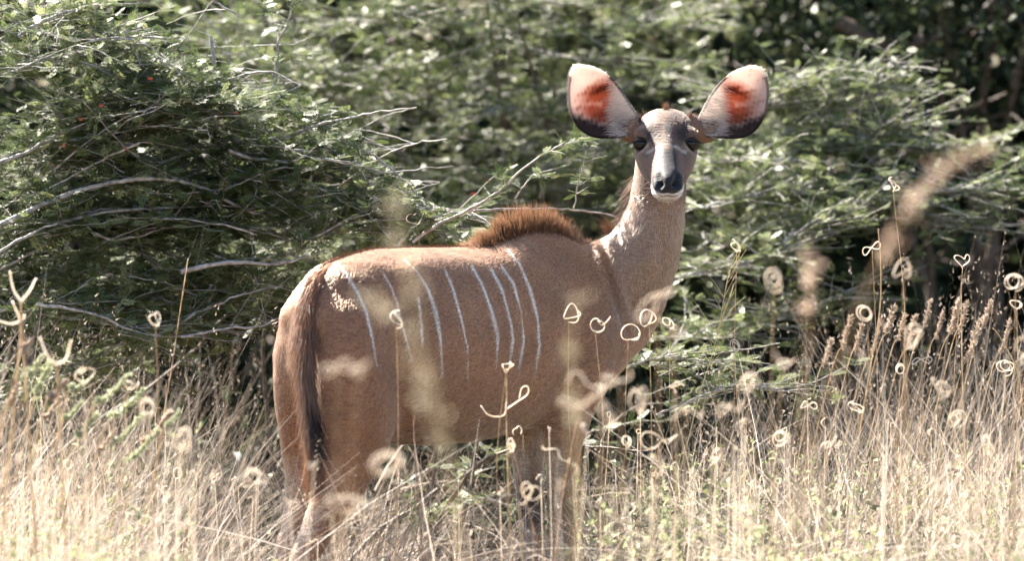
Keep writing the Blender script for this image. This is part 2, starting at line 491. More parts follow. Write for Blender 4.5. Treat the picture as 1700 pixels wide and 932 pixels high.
# ---- coat colours
STRIPES = [
    ([(560, 436), (575, 455), (592, 482), (608, 518), (618, 560), (626, 608)], 4.2),
    ([(634, 450), (648, 474), (658, 500), (668, 540), (684, 600)], 3.2),
    ([(668, 428), (690, 448), (710, 478), (724, 520), (732, 565), (735, 625)], 4.2),
    ([(694, 490), (700, 540), (702, 580)], 2.6),
    ([(738, 446), (752, 480), (766, 530), (777, 580), (777, 630)], 3.4),
    ([(781, 438), (800, 472), (816, 515), (827, 560), (824, 612)], 4.4),
    ([(812, 440), (834, 482), (848, 535), (852, 565), (846, 606)], 3.8),
    ([(829, 436), (852, 470), (866, 520), (870, 565), (862, 612)], 3.6),
    ([(840, 410), (862, 438), (880, 480), (893, 530), (896, 575), (888, 630)], 4.4)]
def mixc(c, d, f): return c * (1 - f[:, None]) + np.array(d[:3]) * f[:, None]
def coat(P, N):
    n = len(P); K = KI(P); s, t, z = K.T
    pr = project(np.where((t >= 0)[:, None], P, mirror(P)))
    H = HI(P); u, l, k = H.T
    nz = vnoise(P, 9, 5); nf = vnoise(P, 30, 6)
    c = np.tile(np.array(srgb(144, 106, 80)[:3]), (n, 1))
    c = mixc(c, srgb(155, 115, 88), np.clip(.5 + nz * .4, 0, 1))
    c = mixc(c, srgb(145, 101, 73), sstep(-.25, -.5, s) * .8)                       # redder rump
    c = mixc(c, srgb(176, 146, 122), sstep(.78, .62, z) * sstep(-.35, -.2, s) * sstep(.25, .1, s) * .35)
    neck = sstep(.98, 1.10, z) * sstep(.30, .36, P[:, 0]) 
    neck = np.maximum(neck, sstep(995, 1035, prj(P)[:, 0]) * sstep(.86, .95, z) * sstep(640, 560, prj(P)[:, 1]))
    c = mixc(c, srgb(146, 122, 106), neck * .85)
    # spine line, belly line
    c = mixc(c, srgb(66, 42, 30), sstep(.010, .004, np.abs(t)) * sstep(1.03, 1.07, z) * (s < .05) * (s > -.56) * .9)
    c = mixc(c, srgb(60, 46, 38), sstep(.07, .02, np.abs(t)) * sstep(.66, .62, z) * (s > -.3) * (s < .3) * .9)
    # stripes
    for line, w in STRIPES:
        d, al = poly_dist(pr, line); w = w * (.78 + .16 * np.sin(al * 9 + w * 5))
        fade = sstep(0, .06, al) * (1 - .6 * sstep(.75, 1.0, al))
        f = sstep(w * .85, w * .25, d + nf * .9) * fade * np.clip(1.0 + .25 * nf, .4, 1) * (np.abs(t) > .03) * (s < .2)
        c = mixc(c, srgb(236, 230, 224), f * .95)
    # legs: pale insides, dark band above the knee, pale rear edge of the gaskin
    inner = sstep(.0, .5, -np.sign(t) * (N @ np.array((SPH, -CPH, 0))))
    fl = (s > .1) & (s < .42) & (z < .72)
    c = mixc(c, srgb(182, 152, 128), inner * fl * sstep(.70, .62, z) * .8)
    c = mixc(c, srgb(222, 206, 190), fl * sstep(-.1, -.6, (N @ np.array((CPH, SPH, 0)))) * sstep(.62, .56, z) * .5)
    c = mixc(c, srgb(46, 34, 29), fl * sstep(.56, .47, z + .03 * nz) * sstep(.36, .42, z + .02 * nz) * np.clip(inner + .35, 0, 1) * .85)
    c = mixc(c, srgb(196, 160, 132), fl * sstep(.36, .30, z) * .7)
    hl = (s < -.3) & (z < .60)
    c = mixc(c, srgb(208, 180, 156), hl * sstep(-.2, -.75, (N @ np.array((CPH, SPH, 0)))) * sstep(.66, .46, z) * .8)
    c = mixc(c, srgb(200, 170, 146), hl * inner * .4 * sstep(.60, .44, z))
    c = mixc(c, srgb(180, 150, 130), sstep(-.55, -.58, s) * sstep(.05, .11, np.abs(t)) * .2)          # paler seat
    c = mixc(c, srgb(40, 34, 32), (z < .055) * 1.0)                                                  # hooves
    # head
    hm = sstep(1.24, 1.30, z) * sstep(.235, .20, P[:, 1]) * (P[:, 0] > .25)
    hc = np.tile(np.array(srgb(114, 88, 73)[:3]), (n, 1))
    al = np.abs(l)
    hc = mixc(hc, srgb(170, 146, 128), sstep(.055, .08, al) * sstep(.04, -.03, k) * .5)
    top = sstep(.0, .03, k)
    crown = sstep(.085, .05, u)
    hc = mixc(hc, srgb(96, 70, 56), crown * top * .8)
    blot = vnoise(np.stack([l, u * .6, k * 0], 1), 95, 12)
    hc = mixc(hc, srgb(58, 38, 30), sstep(-.1, .6, blot) * sstep(.120, .095, u) * sstep(.01, .04, u) * top * .88)
    hc = mixc(hc, srgb(184, 162, 146), sstep(.020, .007, al + .06 * np.clip(u - .1, 0, 1)) * top * sstep(.07, .10, u) * sstep(.20, .15, u) * .75)
    bridge = sstep(.034, .020, al) * sstep(.010, .028, k) * sstep(.165, .195, u + .25 * al)
    hc = mixc(hc, srgb(26, 24, 28), bridge * .98)  # dark bridge marking, deepened in colour for the ear's shadow across it
    brow = np.exp(-((al - .040) / .016) ** 2 - ((u - .115) / .022) ** 2) * sstep(.02, .04, k)
    hc = mixc(hc, srgb(44, 34, 31), np.clip(brow * 1.4, 0, 1) * .93)
    chev = np.exp(-(((u - .155) - (.045 - al) * .25) / .0055) ** 2) * sstep(.060, .050, al) * sstep(.010, .020, al) * top
    hc = mixc(hc, srgb(226, 216, 206), chev * .55)
    lid = np.exp(-((u - .134) / .009) ** 2 - ((al - .060) / .012) ** 2) * (k > .0)
    hc = mixc(hc, srgb(226, 200, 178), lid * .75)
    eyer = np.sqrt(((u - .110) / .024) ** 2 + ((k - .022) / .018) ** 2)
    hc = mixc(hc, srgb(48, 38, 35), sstep(1.2, .95, eyer) * (al > .05) * .95)
    nose = sstep(.252, .268, u + .30 * np.clip(k - .04, -1, .012)) * sstep(.009, .014, k - .12 * np.clip(al - .015, 0, 1)) * sstep(.050, .043, al)
    hc = mixc(hc, srgb(30, 29, 33), nose)
    nost = np.exp(-((al - .022) / .0085) ** 2 - ((k - .034 + .25 * (al - .02)) / .0080) ** 2) * sstep(.25, .28, u)
    hc = mixc(hc, srgb(12, 10, 10), sstep(.35, .6, nost))
    lip = sstep(.258, .272, u) * sstep(.016, .011, k) 
    hc = mixc(hc, srgb(232, 226, 222), lip * (1 - nose) * .95)
    chin = sstep(.222, .250, u) * sstep(.006, -.008, k) * sstep(.046, .036, al - .3 * np.clip(u - .27, 0, 1))
    hc = mixc(hc, srgb(238, 230, 222), chin * .95)
    hc = mixc(hc, srgb(60, 50, 48), sstep(.0040, .0020, np.abs(k - .12 * al)) * sstep(.255, .27, u) * sstep(.030, .020, al) * .8)
    c = c * (1 - hm[:, None]) + hc * hm[:, None]
    c *= (1 + .10 * nf)[:, None]
    return np.clip(c, 0, 1), hm, neck
def prj(P): return project(P)
cc, hm, nkm = coat(P, Nn)
a = body_me.attributes.new('col', 'FLOAT_COLOR', 'POINT')
cb = cc * np.where((hm > .5) & (HI(P)[:, 0] > .25), 1.0, .88)[:, None]       # hide colour darkened to paint the shade in the gaps between hairs
a.data.foreach_set('color', np.hstack([cb, np.ones((NV, 1))]).astype(np.float32).ravel())
def streaks(m):
    nt = m.node_tree; p = nt.nodes['Principled BSDF']
    tc = nt.nodes.new('ShaderNodeTexCoord'); mp = nt.nodes.new('ShaderNodeMapping'); nz = nt.nodes.new('ShaderNodeTexNoise')
    mp.inputs['Rotation'].default_value = (0, R(37), -PHI); mp.inputs['Scale'].default_value = (40, 230, 230)
    nz.inputs['Scale'].default_value = 1.0; nz.inputs['Detail'].default_value = 3
    nt.links.new(tc.outputs['Object'], mp.inputs[0]); nt.links.new(mp.outputs[0], nz.inputs['Vector'])
    bp = nt.nodes.new('ShaderNodeBump'); bp.inputs['Strength'].default_value = .6; bp.inputs['Distance'].default_value = .003
    nt.links.new(nz.outputs[0], bp.inputs['Height']); nt.links.new(bp.outputs[0], p.inputs['Normal'])
    src = p.inputs['Base Color'].links[0].from_socket
    mr = nt.nodes.new('ShaderNodeMapRange'); mr.inputs[1].default_value = .3; mr.inputs[2].default_value = .7; mr.inputs[3].default_value = .55; mr.inputs[4].default_value = 1.35
    nt.links.new(nz.outputs[0], mr.inputs[0])
    mx = nt.nodes.new('ShaderNodeMix'); mx.data_type = 'RGBA'; mx.blend_type = 'MULTIPLY'; mx.inputs[0].default_value = 1
    nt.links.new(src, mx.inputs[6]); nt.links.new(mr.outputs[0], mx.inputs[7]); nt.links.new(mx.outputs[2], p.inputs['Base Color'])
    return m
skin = attr_mat('kudu coat', rough=.62, spec=.3, noise=260, sheen=.15)
body_me.materials.clear()
streaks(skin)
body = link('body', body_me, kudu, skin)

# ---- short coat: hair curves over the whole hide
hair_mat, nt, p, out = new_mat('kudu hair')
at = nt.nodes.new('ShaderNodeAttribute'); at.attribute_name = 'col'
hb = nt.nodes.new('ShaderNodeBsdfHairPrincipled'); hb.model = 'CHIANG'; hb.parametrization = 'COLOR'
nt.links.new(at.outputs['Color'], hb.inputs['Color'])
hb.inputs['Roughness'].default_value = .30; hb.inputs['Radial Roughness'].default_value = .5
if 'Random Roughness' in hb.inputs: hb.inputs['Random Roughness'].default_value = .2
nt.links.new(hb.outputs[0], out.inputs[0])

def hair_object(name, pts, rad, cols, parent, mat):
    """pts (n,k,3), rad (n,k), cols (n,3)"""
    n, k, _ = pts.shape
    hc = bpy.data.hair_curves.new(name); hc.add_curves([k] * n)
    hc.position_data.foreach_set('vector', pts.astype(np.float32).ravel())
    r = hc.attributes.get('radius') or hc.attributes.new('radius', 'FLOAT', 'POINT')
    r.data.foreach_set('value', rad.astype(np.float32).ravel())
    ca = hc.attributes.new('col', 'FLOAT_COLOR', 'CURVE')
    ca.data.foreach_set('color', np.hstack([cols, np.ones((n, 1))]).astype(np.float32).ravel())
    hc.materials.append(mat)
    return link(name, hc, parent)

body_me.calc_loop_triangles()
tri = np.zeros(len(body_me.loop_triangles) * 3, np.int32); body_me.loop_triangles.foreach_get('vertices', tri); tri = tri.reshape(-1, 3)
A3 = P[tri]; area = .5 * np.linalg.norm(np.cross(A3[:, 1] - A3[:, 0], A3[:, 2] - A3[:, 0]), axis=1)
tc_ = A3.mean(1); tn_ = Nn[tri].mean(1)
wgt = area * np.where((tn_[:, 1] < .35) | (tc_[:, 2] > 1.1), 1.0, .35) * (tc_[:, 2] > .07)
hl_ = HI(tc_)
wgt *= np.where((hl_[:, 0] > 0) & (tc_[:, 2] > 1.24) & (tc_[:, 1] < .2), .75, 1)
NH = 125000
ti = RNG.choice(len(tri), NH, p=wgt / wgt.sum())
b = RNG.dirichlet((1, 1, 1), NH)
roots = (A3[ti] * b[:, :, None]).sum(1); rn = (Nn[tri[ti]] * b[:, :, None]).sum(1); rn /= np.linalg.norm(rn, axis=1)[:, None]
hcol, hhm, hnk = coat(roots + RNG.normal(size=roots.shape) * .0022, rn)
k_ = KI(roots); hd_ = HI(roots)
flow = KL(-1, 0, -.75) - KL(0, 0, 0)
F0 = np.tile(flow, (NH, 1))
rump = sstep(-.25, -.5, k_[:, 0])[:, None]; F0 = F0 * (1 - rump) + rump * (KL(-.25, 0, -1) - KL(0, 0, 0))
leg = sstep(.68, .6, k_[:, 2])[:, None]; F0 = F0 * (1 - leg) + leg * np.array((0, 0, -1.0))
F0 = F0 * (1 - hnk[:, None]) + hnk[:, None] * np.array((-.12, 0, -1.0))
F0 = F0 * (1 - hhm[:, None]) + hhm[:, None] * (-HD + np.sign(hd_[:, 1:2]) * .25 * HS)
F0 += .16 * np.stack([vnoise(roots, 14, 21), vnoise(roots, 14, 22), vnoise(roots, 14, 23)], 1)
F0 /= np.linalg.norm(F0, axis=1)[:, None]
tg = F0 - rn * (F0 * rn).sum(1)[:, None]; tg /= np.linalg.norm(tg, axis=1)[:, None] + 1e-6
L = RNG.uniform(.009, .017, NH)
L *= 1 - .62 * hhm
nosey = (hhm > .5) & (hd_[:, 0] > .252) & (hd_[:, 2] > .008)
eyey = (hhm > .5) & (np.hypot((hd_[:, 0] - .110) / .024, (hd_[:, 2] - .022) / .018) < 1.1) & (np.abs(hd_[:, 1]) > .05)
bridgey = (hhm > .5) & (hd_[:, 0] > .155) & (np.abs(hd_[:, 1]) < .030) & (hd_[:, 2] > .015)
L[nosey | eyey | bridgey] *= .12
L *= 1 + .5 * hnk * sstep(1.0, 1.15, roots[:, 2])
lift = RNG.uniform(.04, .15, NH)
jit = RNG.normal(size=(NH, 3)) * .07
d0 = tg + rn * lift[:, None] + jit; d0 /= np.linalg.norm(d0, axis=1)[:, None]
d1 = tg + rn * (lift * .5)[:, None] + jit; d1 /= np.linalg.norm(d1, axis=1)[:, None]
pts = np.stack([roots - rn * .001, roots + d0 * (L * .5)[:, None], roots + d0 * (L * .5)[:, None] + d1 * (L * .5)[:, None]], 1)
rad = np.array([[.00030, .00026, .00006]]) * RNG.uniform(.7, 1.3, (NH, 1)) * (1 - .35 * hhm[:, None])
tone = RNG.uniform(.45, 1.55, (NH, 1))
al_ = k_[:, 0] * .8 + k_[:, 2] * .6; ac_ = -k_[:, 0] * .6 + k_[:, 2] * .8
tone *= 1 + .30 * vnoise(np.stack([al_ * .22, ac_, k_[:, 1] * .5], 1), 130, 31)[:, None] + .14 * vnoise(np.stack([al_ * .3, ac_, k_[:, 1]], 1), 30, 32)[:, None]
tone = np.clip(tone, .35, 1.8)
hair_object('coat_hair', pts, rad, np.clip(hcol * tone * (1.1 - .48 * hhm * (hcol[:, 0] < .5) - .05 * hnk)[:, None], 0, .95), kudu, hair_mat)

# ---- long hair: mane, neck crest, tail, drawn as tapered strands
def strands(name, roots, dirs, L, wid, bend, cols, parent, segs=4):
    t = np.linspace(0, 1, segs + 1)
    pts = roots[:, None] + dirs[:, None] * (L[:, None, None] * t[None, :, None]) + bend[:, None] * (t[None, :, None] ** 2)
    Vv, Ff, A = ribbons(roots, dirs, L, wid, bend, segs, cols, side=np.tile((0, 1.0, 0), (len(roots), 1)) + RNG.normal(size=(len(roots), 3)) * .5)
    # shade strands from a dark root to a redder tip
    A = A.reshape(len(roots), segs + 1, 2, 3)
    me = quick_mesh(name, Vv, Ff, True, {'col': ('FLOAT_COLOR', np.concatenate([A, np.ones(A.shape[:3] + (1,))], -1).reshape(-1, 4))})
    return me, A
def finish_strands(name, me, A, tipcol, parent, mat, rootcol=None):
    f = np.linspace(0, 1, A.shape[1])[None, :, None, None]
    c = A.copy()
    if rootcol is not None: c = np.array(rootcol[:3]) * (1 - f) + c * f
    if tipcol is not None: c = c * (1 - sstep(.4, 1, f)) + (np.array(tipcol[:3]) * RNG.uniform(.7, 1.3, (len(A), 1, 1, 1))) * sstep(.4, 1, f)
    c = np.concatenate([c, np.ones(c.shape[:3] + (1,))], -1)
    me.attributes['col'].data.foreach_set('color', c.astype(np.float32).ravel())
    return link(name, me, parent, mat)
def unit_(v): return v / np.linalg.norm(v, axis=-1, keepdims=True)
strand_mat = attr_mat('kudu long hair', rough=.4, spec=.5, transl=.35)

def spine_top(s):
    """z of the hide on the back at s"""
    near = (np.abs(K[:, 1]) < .02) & (Nn[:, 2] > .5) & (P[:, 0] < .34)
    ks, kz = K[near, 0], P[near, 2]; o = np.argsort(ks)
    return np.interp(s, ks[o], kz[o])
K = KI(P)
n = 7500
s_ = RNG.beta(1.4, 1.25, n) * .43 - .045
prof = np.interp(s_, [-.04, .0, .05, .12, .20, .26, .31, .37], [.012, .024, .044, .066, .068, .056, .036, .016])
t_ = RNG.normal(size=n) * .020
rz = spine_top(s_) - .006 - t_ ** 2 * 9; prof = prof * np.exp(-(t_ / .034) ** 2) + .006
rt = KL(s_, t_, rz)
lean = np.interp(s_, [-.04, .1, .25, .37], [-.75, -.35, .25, .55]) + RNG.normal(size=n) * .14
dr = KL(lean, t_ * 9 + RNG.normal(size=n) * .18, 1.0) - KL(0, 0, 0); dr /= np.linalg.norm(dr, axis=1)[:, None]
clump = np.sin(s_ * 160 + 1.3 * np.sin(s_ * 47)); lean2 = .12 * np.sin(s_ * 95)
dr = unit_(dr + (KL(1, 0, 0) - KL(0, 0, 0)) * lean2[:, None])
LL = prof * RNG.uniform(.5, 1.2, n) * (1 + .14 * clump)
base = np.array(srgb(108, 76, 56)[:3]) * RNG.uniform(.7, 1.3, (n, 1))
front = sstep(.27, .32, s_)[:, None]; base = base * (1 - front) + np.array(srgb(190, 168, 150)[:3]) * front
rear = sstep(.03, -.01, s_)[:, None]; base = base * (1 - rear) + np.array(srgb(200, 170, 150)[:3]) * rear
me, A = strands('mane', rt, dr, LL, .0016, KL(-.004, 0, -.002)[None] - KL(0, 0, 0)[None] + RNG.normal(size=(n, 3)) * .003, base, kudu)
mane = finish_strands('mane', me, A, srgb(158, 120, 92), kudu, strand_mat, srgb(84, 60, 46))  # dark roots; the backlight on the tips is put into the strand colour
# short dark hair along the back line
n = 1500
s_ = RNG.uniform(-.53, -.0, n); t_ = RNG.normal(size=n) * .006; rt = KL(s_, t_, spine_top(s_) - .002)
dr = KL(-1 + RNG.normal(size=n) * .2, RNG.normal(size=n) * .2, .55 + RNG.normal(size=n) * .15) - KL(0, 0, 0); dr /= np.linalg.norm(dr, axis=1)[:, None]
me, A = strands('back_line', rt, dr, RNG.uniform(.010, .020, n), .0013, np.zeros((n, 3)), np.array(srgb(74, 48, 34)[:3]) * RNG.uniform(.6, 1.5, (n, 1)), kudu, 2)
finish_strands('back_line', me, A, None, kudu, strand_mat)
# crest behind the neck: hair hanging down and away on the far side of the neck
n = 1500
f = RNG.uniform(0, 1, n)
ax = np.interp(f, [0, .4, 1], [.300, .330, .372]); az = np.interp(f, [0, .4, 1], [1.165, 1.22, 1.36]); ay = np.interp(f, [0, 1], [.245, .235])
rt = np.stack([ax + RNG.normal(size=n) * .008, ay + RNG.normal(size=n) * .02, az], 1)
dr = np.stack([-.62 + .15 * RNG.normal(size=n), .15 + .25 * RNG.normal(size=n), -.72 + .35 * RNG.normal(size=n) * (1 - f)], 1); dr /= np.linalg.norm(dr, axis=1)[:, None]
tn = np.where(RNG.random((n, 1)) < .5, np.array(srgb(70, 52, 43)[:3]), np.array(srgb(160, 142, 128)[:3])) * RNG.uniform(.7, 1.3, (n, 1))
me, A = strands('neck_crest', rt, dr, RNG.uniform(.05, .10, n), .0018, RNG.normal(size=(n, 3)) * .008 + np.array((0, 0, -.012)), tn, kudu)
finish_strands('neck_crest', me, A, None, kudu, strand_mat)
n = 160                                                            # the small tuft that stands off the crest
c0 = pos(1026, 398, .22)
rt = c0 + RNG.normal(size=(n, 3)) * .006
dr = np.stack([-.35 + .25 * RNG.normal(size=n), .2 * RNG.normal(size=n), np.full(n, .9)], 1); dr /= np.linalg.norm(dr, axis=1)[:, None]
me, A = strands('crest_tuft', rt, dr, RNG.uniform(.03, .06, n), .0018, np.tile((-.022, 0, .0), (n, 1)) + RNG.normal(size=(n, 3)) * .006, np.array(srgb(118, 86, 66)[:3]) * RNG.uniform(.6, 1.3, (n, 1)), kudu)
finish_strands('crest_tuft', me, A, None, kudu, strand_mat, srgb(84, 54, 38))
# crown tuft between the ears
n = 120
rt = HP3(RNG.normal(size=n) * .010 + .005, RNG.normal(size=n) * .004, .062 + 0 * RNG.normal(size=n))
dr = np.stack([.10 * RNG.normal(size=n), .1 * RNG.normal(size=n), np.ones(n)], 1); dr /= np.linalg.norm(dr, axis=1)[:, None]
me, A = strands('crown_tuft', rt, dr, RNG.uniform(.005, .017, n), .0012, RNG.normal(size=(n, 3)) * .003, np.array(srgb(118, 86, 66)[:3]) * RNG.uniform(.7, 1.3, (n, 1)), kudu, 2)
finish_strands('crown_tuft', me, A, None, kudu, strand_mat)

# ---- tail
tail_path = catmull([pos(550, 446, -.27), pos(526, 474, -.325), pos(510, 525, -.375), pos(507, 600, -.42), pos(512, 670, -.445), pos(519, 740, -.455), pos(522, 785, -.455)], 40)
tr = np.interp(np.linspace(0, 1, 40), [0, .15, .4, .7, 1], [.018, .022, .020, .016, .005])
TV, TF = tube(tail_path, tr, 14)
tcol = np.tile(np.array(srgb(146, 96, 66)[:3]), (len(TV), 1))
tail_skin = attr_mat('tail skin', rough=.7)
tail = link('tail', quick_mesh('tail', TV, TF, True, {'col': ('FLOAT_COLOR', np.hstack([tcol, np.ones((len(TV), 1))]))}), kudu, tail_skin)
n = 5200
f = RNG.uniform(0, 1, n) ** .8; idx = np.clip((f * 39).astype(int), 0, 38)
Tt, Nt, Bt = frames(tail_path); an = RNG.uniform(0, 6.28, n)
off = np.cos(an)[:, None] * Nt[idx] + np.sin(an)[:, None] * Bt[idx]
rt = tail_path[idx] + off * (tr[idx] * .9)[:, None]
dr = Tt[idx] + off * RNG.uniform(.03, .30, n)[:, None] + RNG.normal(size=(n, 3)) * .06; dr /= np.linalg.norm(dr, axis=1)[:, None]
LL = np.interp(f, [0, .2, .6, 1], [.03, .05, .085, .085]) * RNG.uniform(.6, 1.2, n)
tip = rt + dr * LL[:, None]; tpx = project(tip)
col = np.tile(np.array(srgb(134, 106, 88)[:3]), (n, 1))
blk = sstep(685, 715, tpx[:, 1]) * sstep(795, 765, tpx[:, 1]) * sstep(508, 517, tpx[:, 0] - (tpx[:, 1] - 700) * .10)
col = mixc(col, srgb(34, 26, 24), blk * .95)
col = mixc(col, srgb(140, 102, 76), sstep(770, 800, tpx[:, 1]))
col = col * RNG.uniform(.65, 1.35, (n, 1))
me, A = strands('tail_hair', rt, dr, LL, .0016, RNG.normal(size=(n, 3)) * .006 + np.array((0, 0, -.008)), col, tail)
finish_strands('tail_hair', me, A, None, tail, strand_mat)

# ---- ears: cupped leaves; outline traced in the plane facing the camera, given real cup depth and thickness
EAR = [  # photo pixels of the animal's right ear (viewer's left), from the base round the top to the base
    (1046, 222), (1058, 208), (1058, 192), (1049, 178), (1036, 157), (1016, 131), (991, 114), (962, 108), (950, 116), (944, 145), (946, 180), (956, 205), (968, 218), (986, 227), (1010, 229), (1032, 228)]
EAR_L = [(1170, 225), (1160, 210), (1160, 196), (1168, 180), (1180, 158), (1202, 131), (1226, 116), (1250, 110), (1267, 118), (1275, 145), (1272, 180), (1262, 205), (1250, 219), (1232, 228), (1206, 229), (1184, 228)]
def closed_spline(P, n):
    P = np.asarray(P, float); m = len(P)
    t = np.linspace(0, m, n, endpoint=False); i = t.astype(int); f = (t - i)[:, None]
    a, b, c, d = P[(i - 1) % m], P[i % m], P[(i + 1) % m], P[(i + 2) % m]
    return .5 * (2 * b + (c - a) * f + (2 * a - 5 * b + 4 * c - d) * f ** 2 + (3 * b - a - 3 * c + d) * f ** 3)
ear_in, nt, p, out = new_mat('ear skin')
at = nt.nodes.new('ShaderNodeAttribute'); at.attribute_name = 'col'
nt.links.new(at.outputs['Color'], p.inputs['Base Color']); p.inputs['Roughness'].default_value = .6; p.inputs['Specular IOR Level'].default_value = .2
tl = nt.nodes.new('ShaderNodeBsdfTranslucent'); nt.links.new(at.outputs['Color'], tl.inputs[0])
ms = nt.nodes.new('ShaderNodeMixShader'); ms.inputs[0].default_value = .45
nt.links.new(p.outputs[0], ms.inputs[1]); nt.links.new(tl.outputs[0], ms.inputs[2]); nt.links.new(ms.outputs[0], out.inputs[0])
ear_hair_mat = attr_mat('ear hair', rough=.5, spec=.3, transl=.5)
def make_ear(outline, sg, base_px, hot):
    ol = closed_spline(outline, 132)
    base = np.array(base_px, float); cen = np.array(hot, float)
    NR = 34; depth0 = .145
    ax = (cen - base) / np.linalg.norm(cen - base)
    far = max((ol - base) @ ax)
    V = []; px = []
    for r in np.linspace(0, 1, NR):
        q = cen + (ol - cen) * r
        g = (q - base) @ ax / far                      # 0 base .. 1 tip
        cup = .072 * (1 - r ** 1.8) * (1 - .35 * np.clip(g, 0, 1)) - .010 * r ** 6 * np.clip(g, 0, 1)
        y = depth0 + .020 * np.clip(g, 0, 1) + cup - .022 * np.clip(1 - g * 2.2, 0, 1) * r
        V.append(np.array([pos(a, b_, yy) for (a, b_), yy in zip(q, y)])); px.append(q)
    V = np.concatenate(V); px = np.concatenate(px); m = 132
    i = np.arange(NR - 1)[:, None] * m; j = np.arange(m)[None]; kk = (j + 1) % m
    Fq = np.stack([i + j, i + kk, i + m + kk, i + m + j], -1).reshape(-1, 4)
    rr = np.repeat(np.linspace(0, 1, NR), m)
    X = (px[:, 0] - cen[0]) * -sg; Yp = px[:, 1] - cen[1]    # X: positive towards the head
    nzv = vnoise(np.stack([px[:, 0] / 100, px[:, 1] / 100, px[:, 0] * 0], 1), 12, 40 + sg); nzf = vnoise(np.stack([px[:, 0] / 100, px[:, 1] / 100, px[:, 0] * 0], 1), 45, 50 + sg)
    c = np.tile(np.array(srgb(224, 206, 198)[:3]), (len(V), 1))
    # two tongues of rust, upper and lower, joined near the hot centre line
    red = np.maximum(np.exp(-((X - 4) / 34) ** 2 - ((Yp + 21 + X * .30) / 20) ** 2), np.exp(-((X - 2) / 34) ** 2 - ((Yp - 12 - X * .20) / 20) ** 2))
    red = np.maximum(red, np.exp(-((X - 15) / 14) ** 2 - ((Yp - 4) / 32) ** 2))
    c = mixc(c, srgb(172, 98, 66), np.clip(red * 1.5 - .2 + nzf * .12, 0, 1) * .95)
    c = mixc(c, srgb(84, 34, 22), np.clip(np.exp(-((X - 8) / 20) ** 2 - ((Yp + 26 + X * .30) / 6.0) ** 2) * 1.3 - .15 + nzf * .3, 0, 1) * .85)
    c = mixc(c, srgb(140, 60, 36), np.clip(np.exp(-((X - 10) / 17) ** 2 - ((Yp - 18) / 11.0) ** 2) * 1.1 - .2 + nzf * .3, 0, 1) * .7)
    c = mixc(c, srgb(226, 214, 206), sstep(22, 32, X + nzf * 3) * sstep(34, 22, Yp) * sstep(-60, -40, Yp))
    low = (px[:, 1] - (195 + (X + 30) * .30))
    c = mixc(c, srgb(40, 31, 29), sstep(-9, 9, low + nzv * 3 + nzf * 3) * sstep(40, 10, X) * .95)
    c = mixc(c, srgb(150, 124, 112), sstep(14, 34, X) * sstep(14, 24, Yp) * .8)
    c = mixc(c, srgb(48, 36, 32), sstep(.955, .985, rr) * sstep(-100, -20, -np.abs(X)) * (px[:, 1] > 128) * .9)
    c = mixc(c, srgb(240, 232, 224), sstep(.94, .98, rr) * (px[:, 1] <= 124))
    ear = link('ear', quick_mesh('ear', V, Fq, True, {'col': ('FLOAT_COLOR', np.hstack([c, np.ones((len(V), 1))]))}), kudu, ear_in)
    sd = ear.modifiers.new('thick', 'SOLIDIFY'); sd.thickness = .0045; sd.offset = 0
    # hair fringe rooted along the inner rim, combed towards the tip
    n = 1300
    sel = np.where((X > 25) & (rr > .30) & (px[:, 1] < 226) & (px[:, 1] > 128))[0]
    ii = RNG.choice(sel, n); rt = V[ii] + RNG.normal(size=(n, 3)) * .002
    tgt = V[np.argmin(np.abs(X + 5) + np.abs(Yp))]
    dr = np.tile(np.array((sg * 1.0, -.45, -.10)), (n, 1)) + RNG.normal(size=(n, 3)) * .18; dr /= np.linalg.norm(dr, axis=1)[:, None]
    me, A = strands('ear_fringe', rt, dr, RNG.uniform(.012, .036, n), .0010, np.tile((0, .006, -.004), (n, 1)) + RNG.normal(size=(n, 3)) * .002, np.array(srgb(242, 236, 230)[:3]) * RNG.uniform(.75, 1.08, (n, 1)), ear)
    finish_strands('ear_fringe', me, A, None, ear, ear_hair_mat)
    # short coat hair on the rims
    n = 900
    ang = RNG.integers(0, m, n); rt = V[(NR - 1) * m + ang]; rc = c[(NR - 1) * m + ang]
    outd = V[(NR - 1) * m + ang] - V[(NR - 3) * m + ang]; outd /= np.linalg.norm(outd, axis=1)[:, None]
    dr = outd * .4 + np.tile(np.array((-(-sg) * -.6 * -1, 0, .25)), (n, 1)) + RNG.normal(size=(n, 3)) * .3; dr /= np.linalg.norm(dr, axis=1)[:, None]
    me, A = strands('ear_rim_hair', rt, dr, RNG.uniform(.004, .011, n), .0008, np.zeros((n, 3)), rc, ear, 2)
    finish_strands('ear_rim_hair', me, A, None, ear, ear_hair_mat)
    # conical root that joins the cup to the head
    cpx = np.array(base_px)
    pth = np.array([HP3(.02, sg * .055, .020), pos(*(cpx * .5 + np.array(hot) * .0 + np.array((1110 + sg * 62, 226)) * .5), .155), pos(*(cpx + (np.array(hot) - cpx) * .10), .180), pos(*(cpx + (np.array(hot) - cpx) * .32), .212)])
    RV, RF = tube(catmull(pth, 14), np.interp(np.linspace(0, 1, 14), [0, .4, .75, 1], [.036, .027, .017, .005]), 16)
    rcol = np.tile(np.array(srgb(118, 92, 78)[:3]), (len(RV), 1))
    link('ear_root', quick_mesh('ear_root', RV, RF, True, {'col': ('FLOAT_COLOR', np.hstack([rcol, np.ones((len(RV), 1))]))}), ear, tail_skin)
    # tufts where the ear grows out of the skull
    n = 700; f = RNG.uniform(0, 1, n); i0 = catmull(pth, 14)[(f * 9).astype(int)]
    off = RNG.normal(size=(n, 3)); off /= np.linalg.norm(off, axis=1)[:, None]
    rt = i0 + off * np.interp(f, [0, 1], [.030, .018])[:, None]
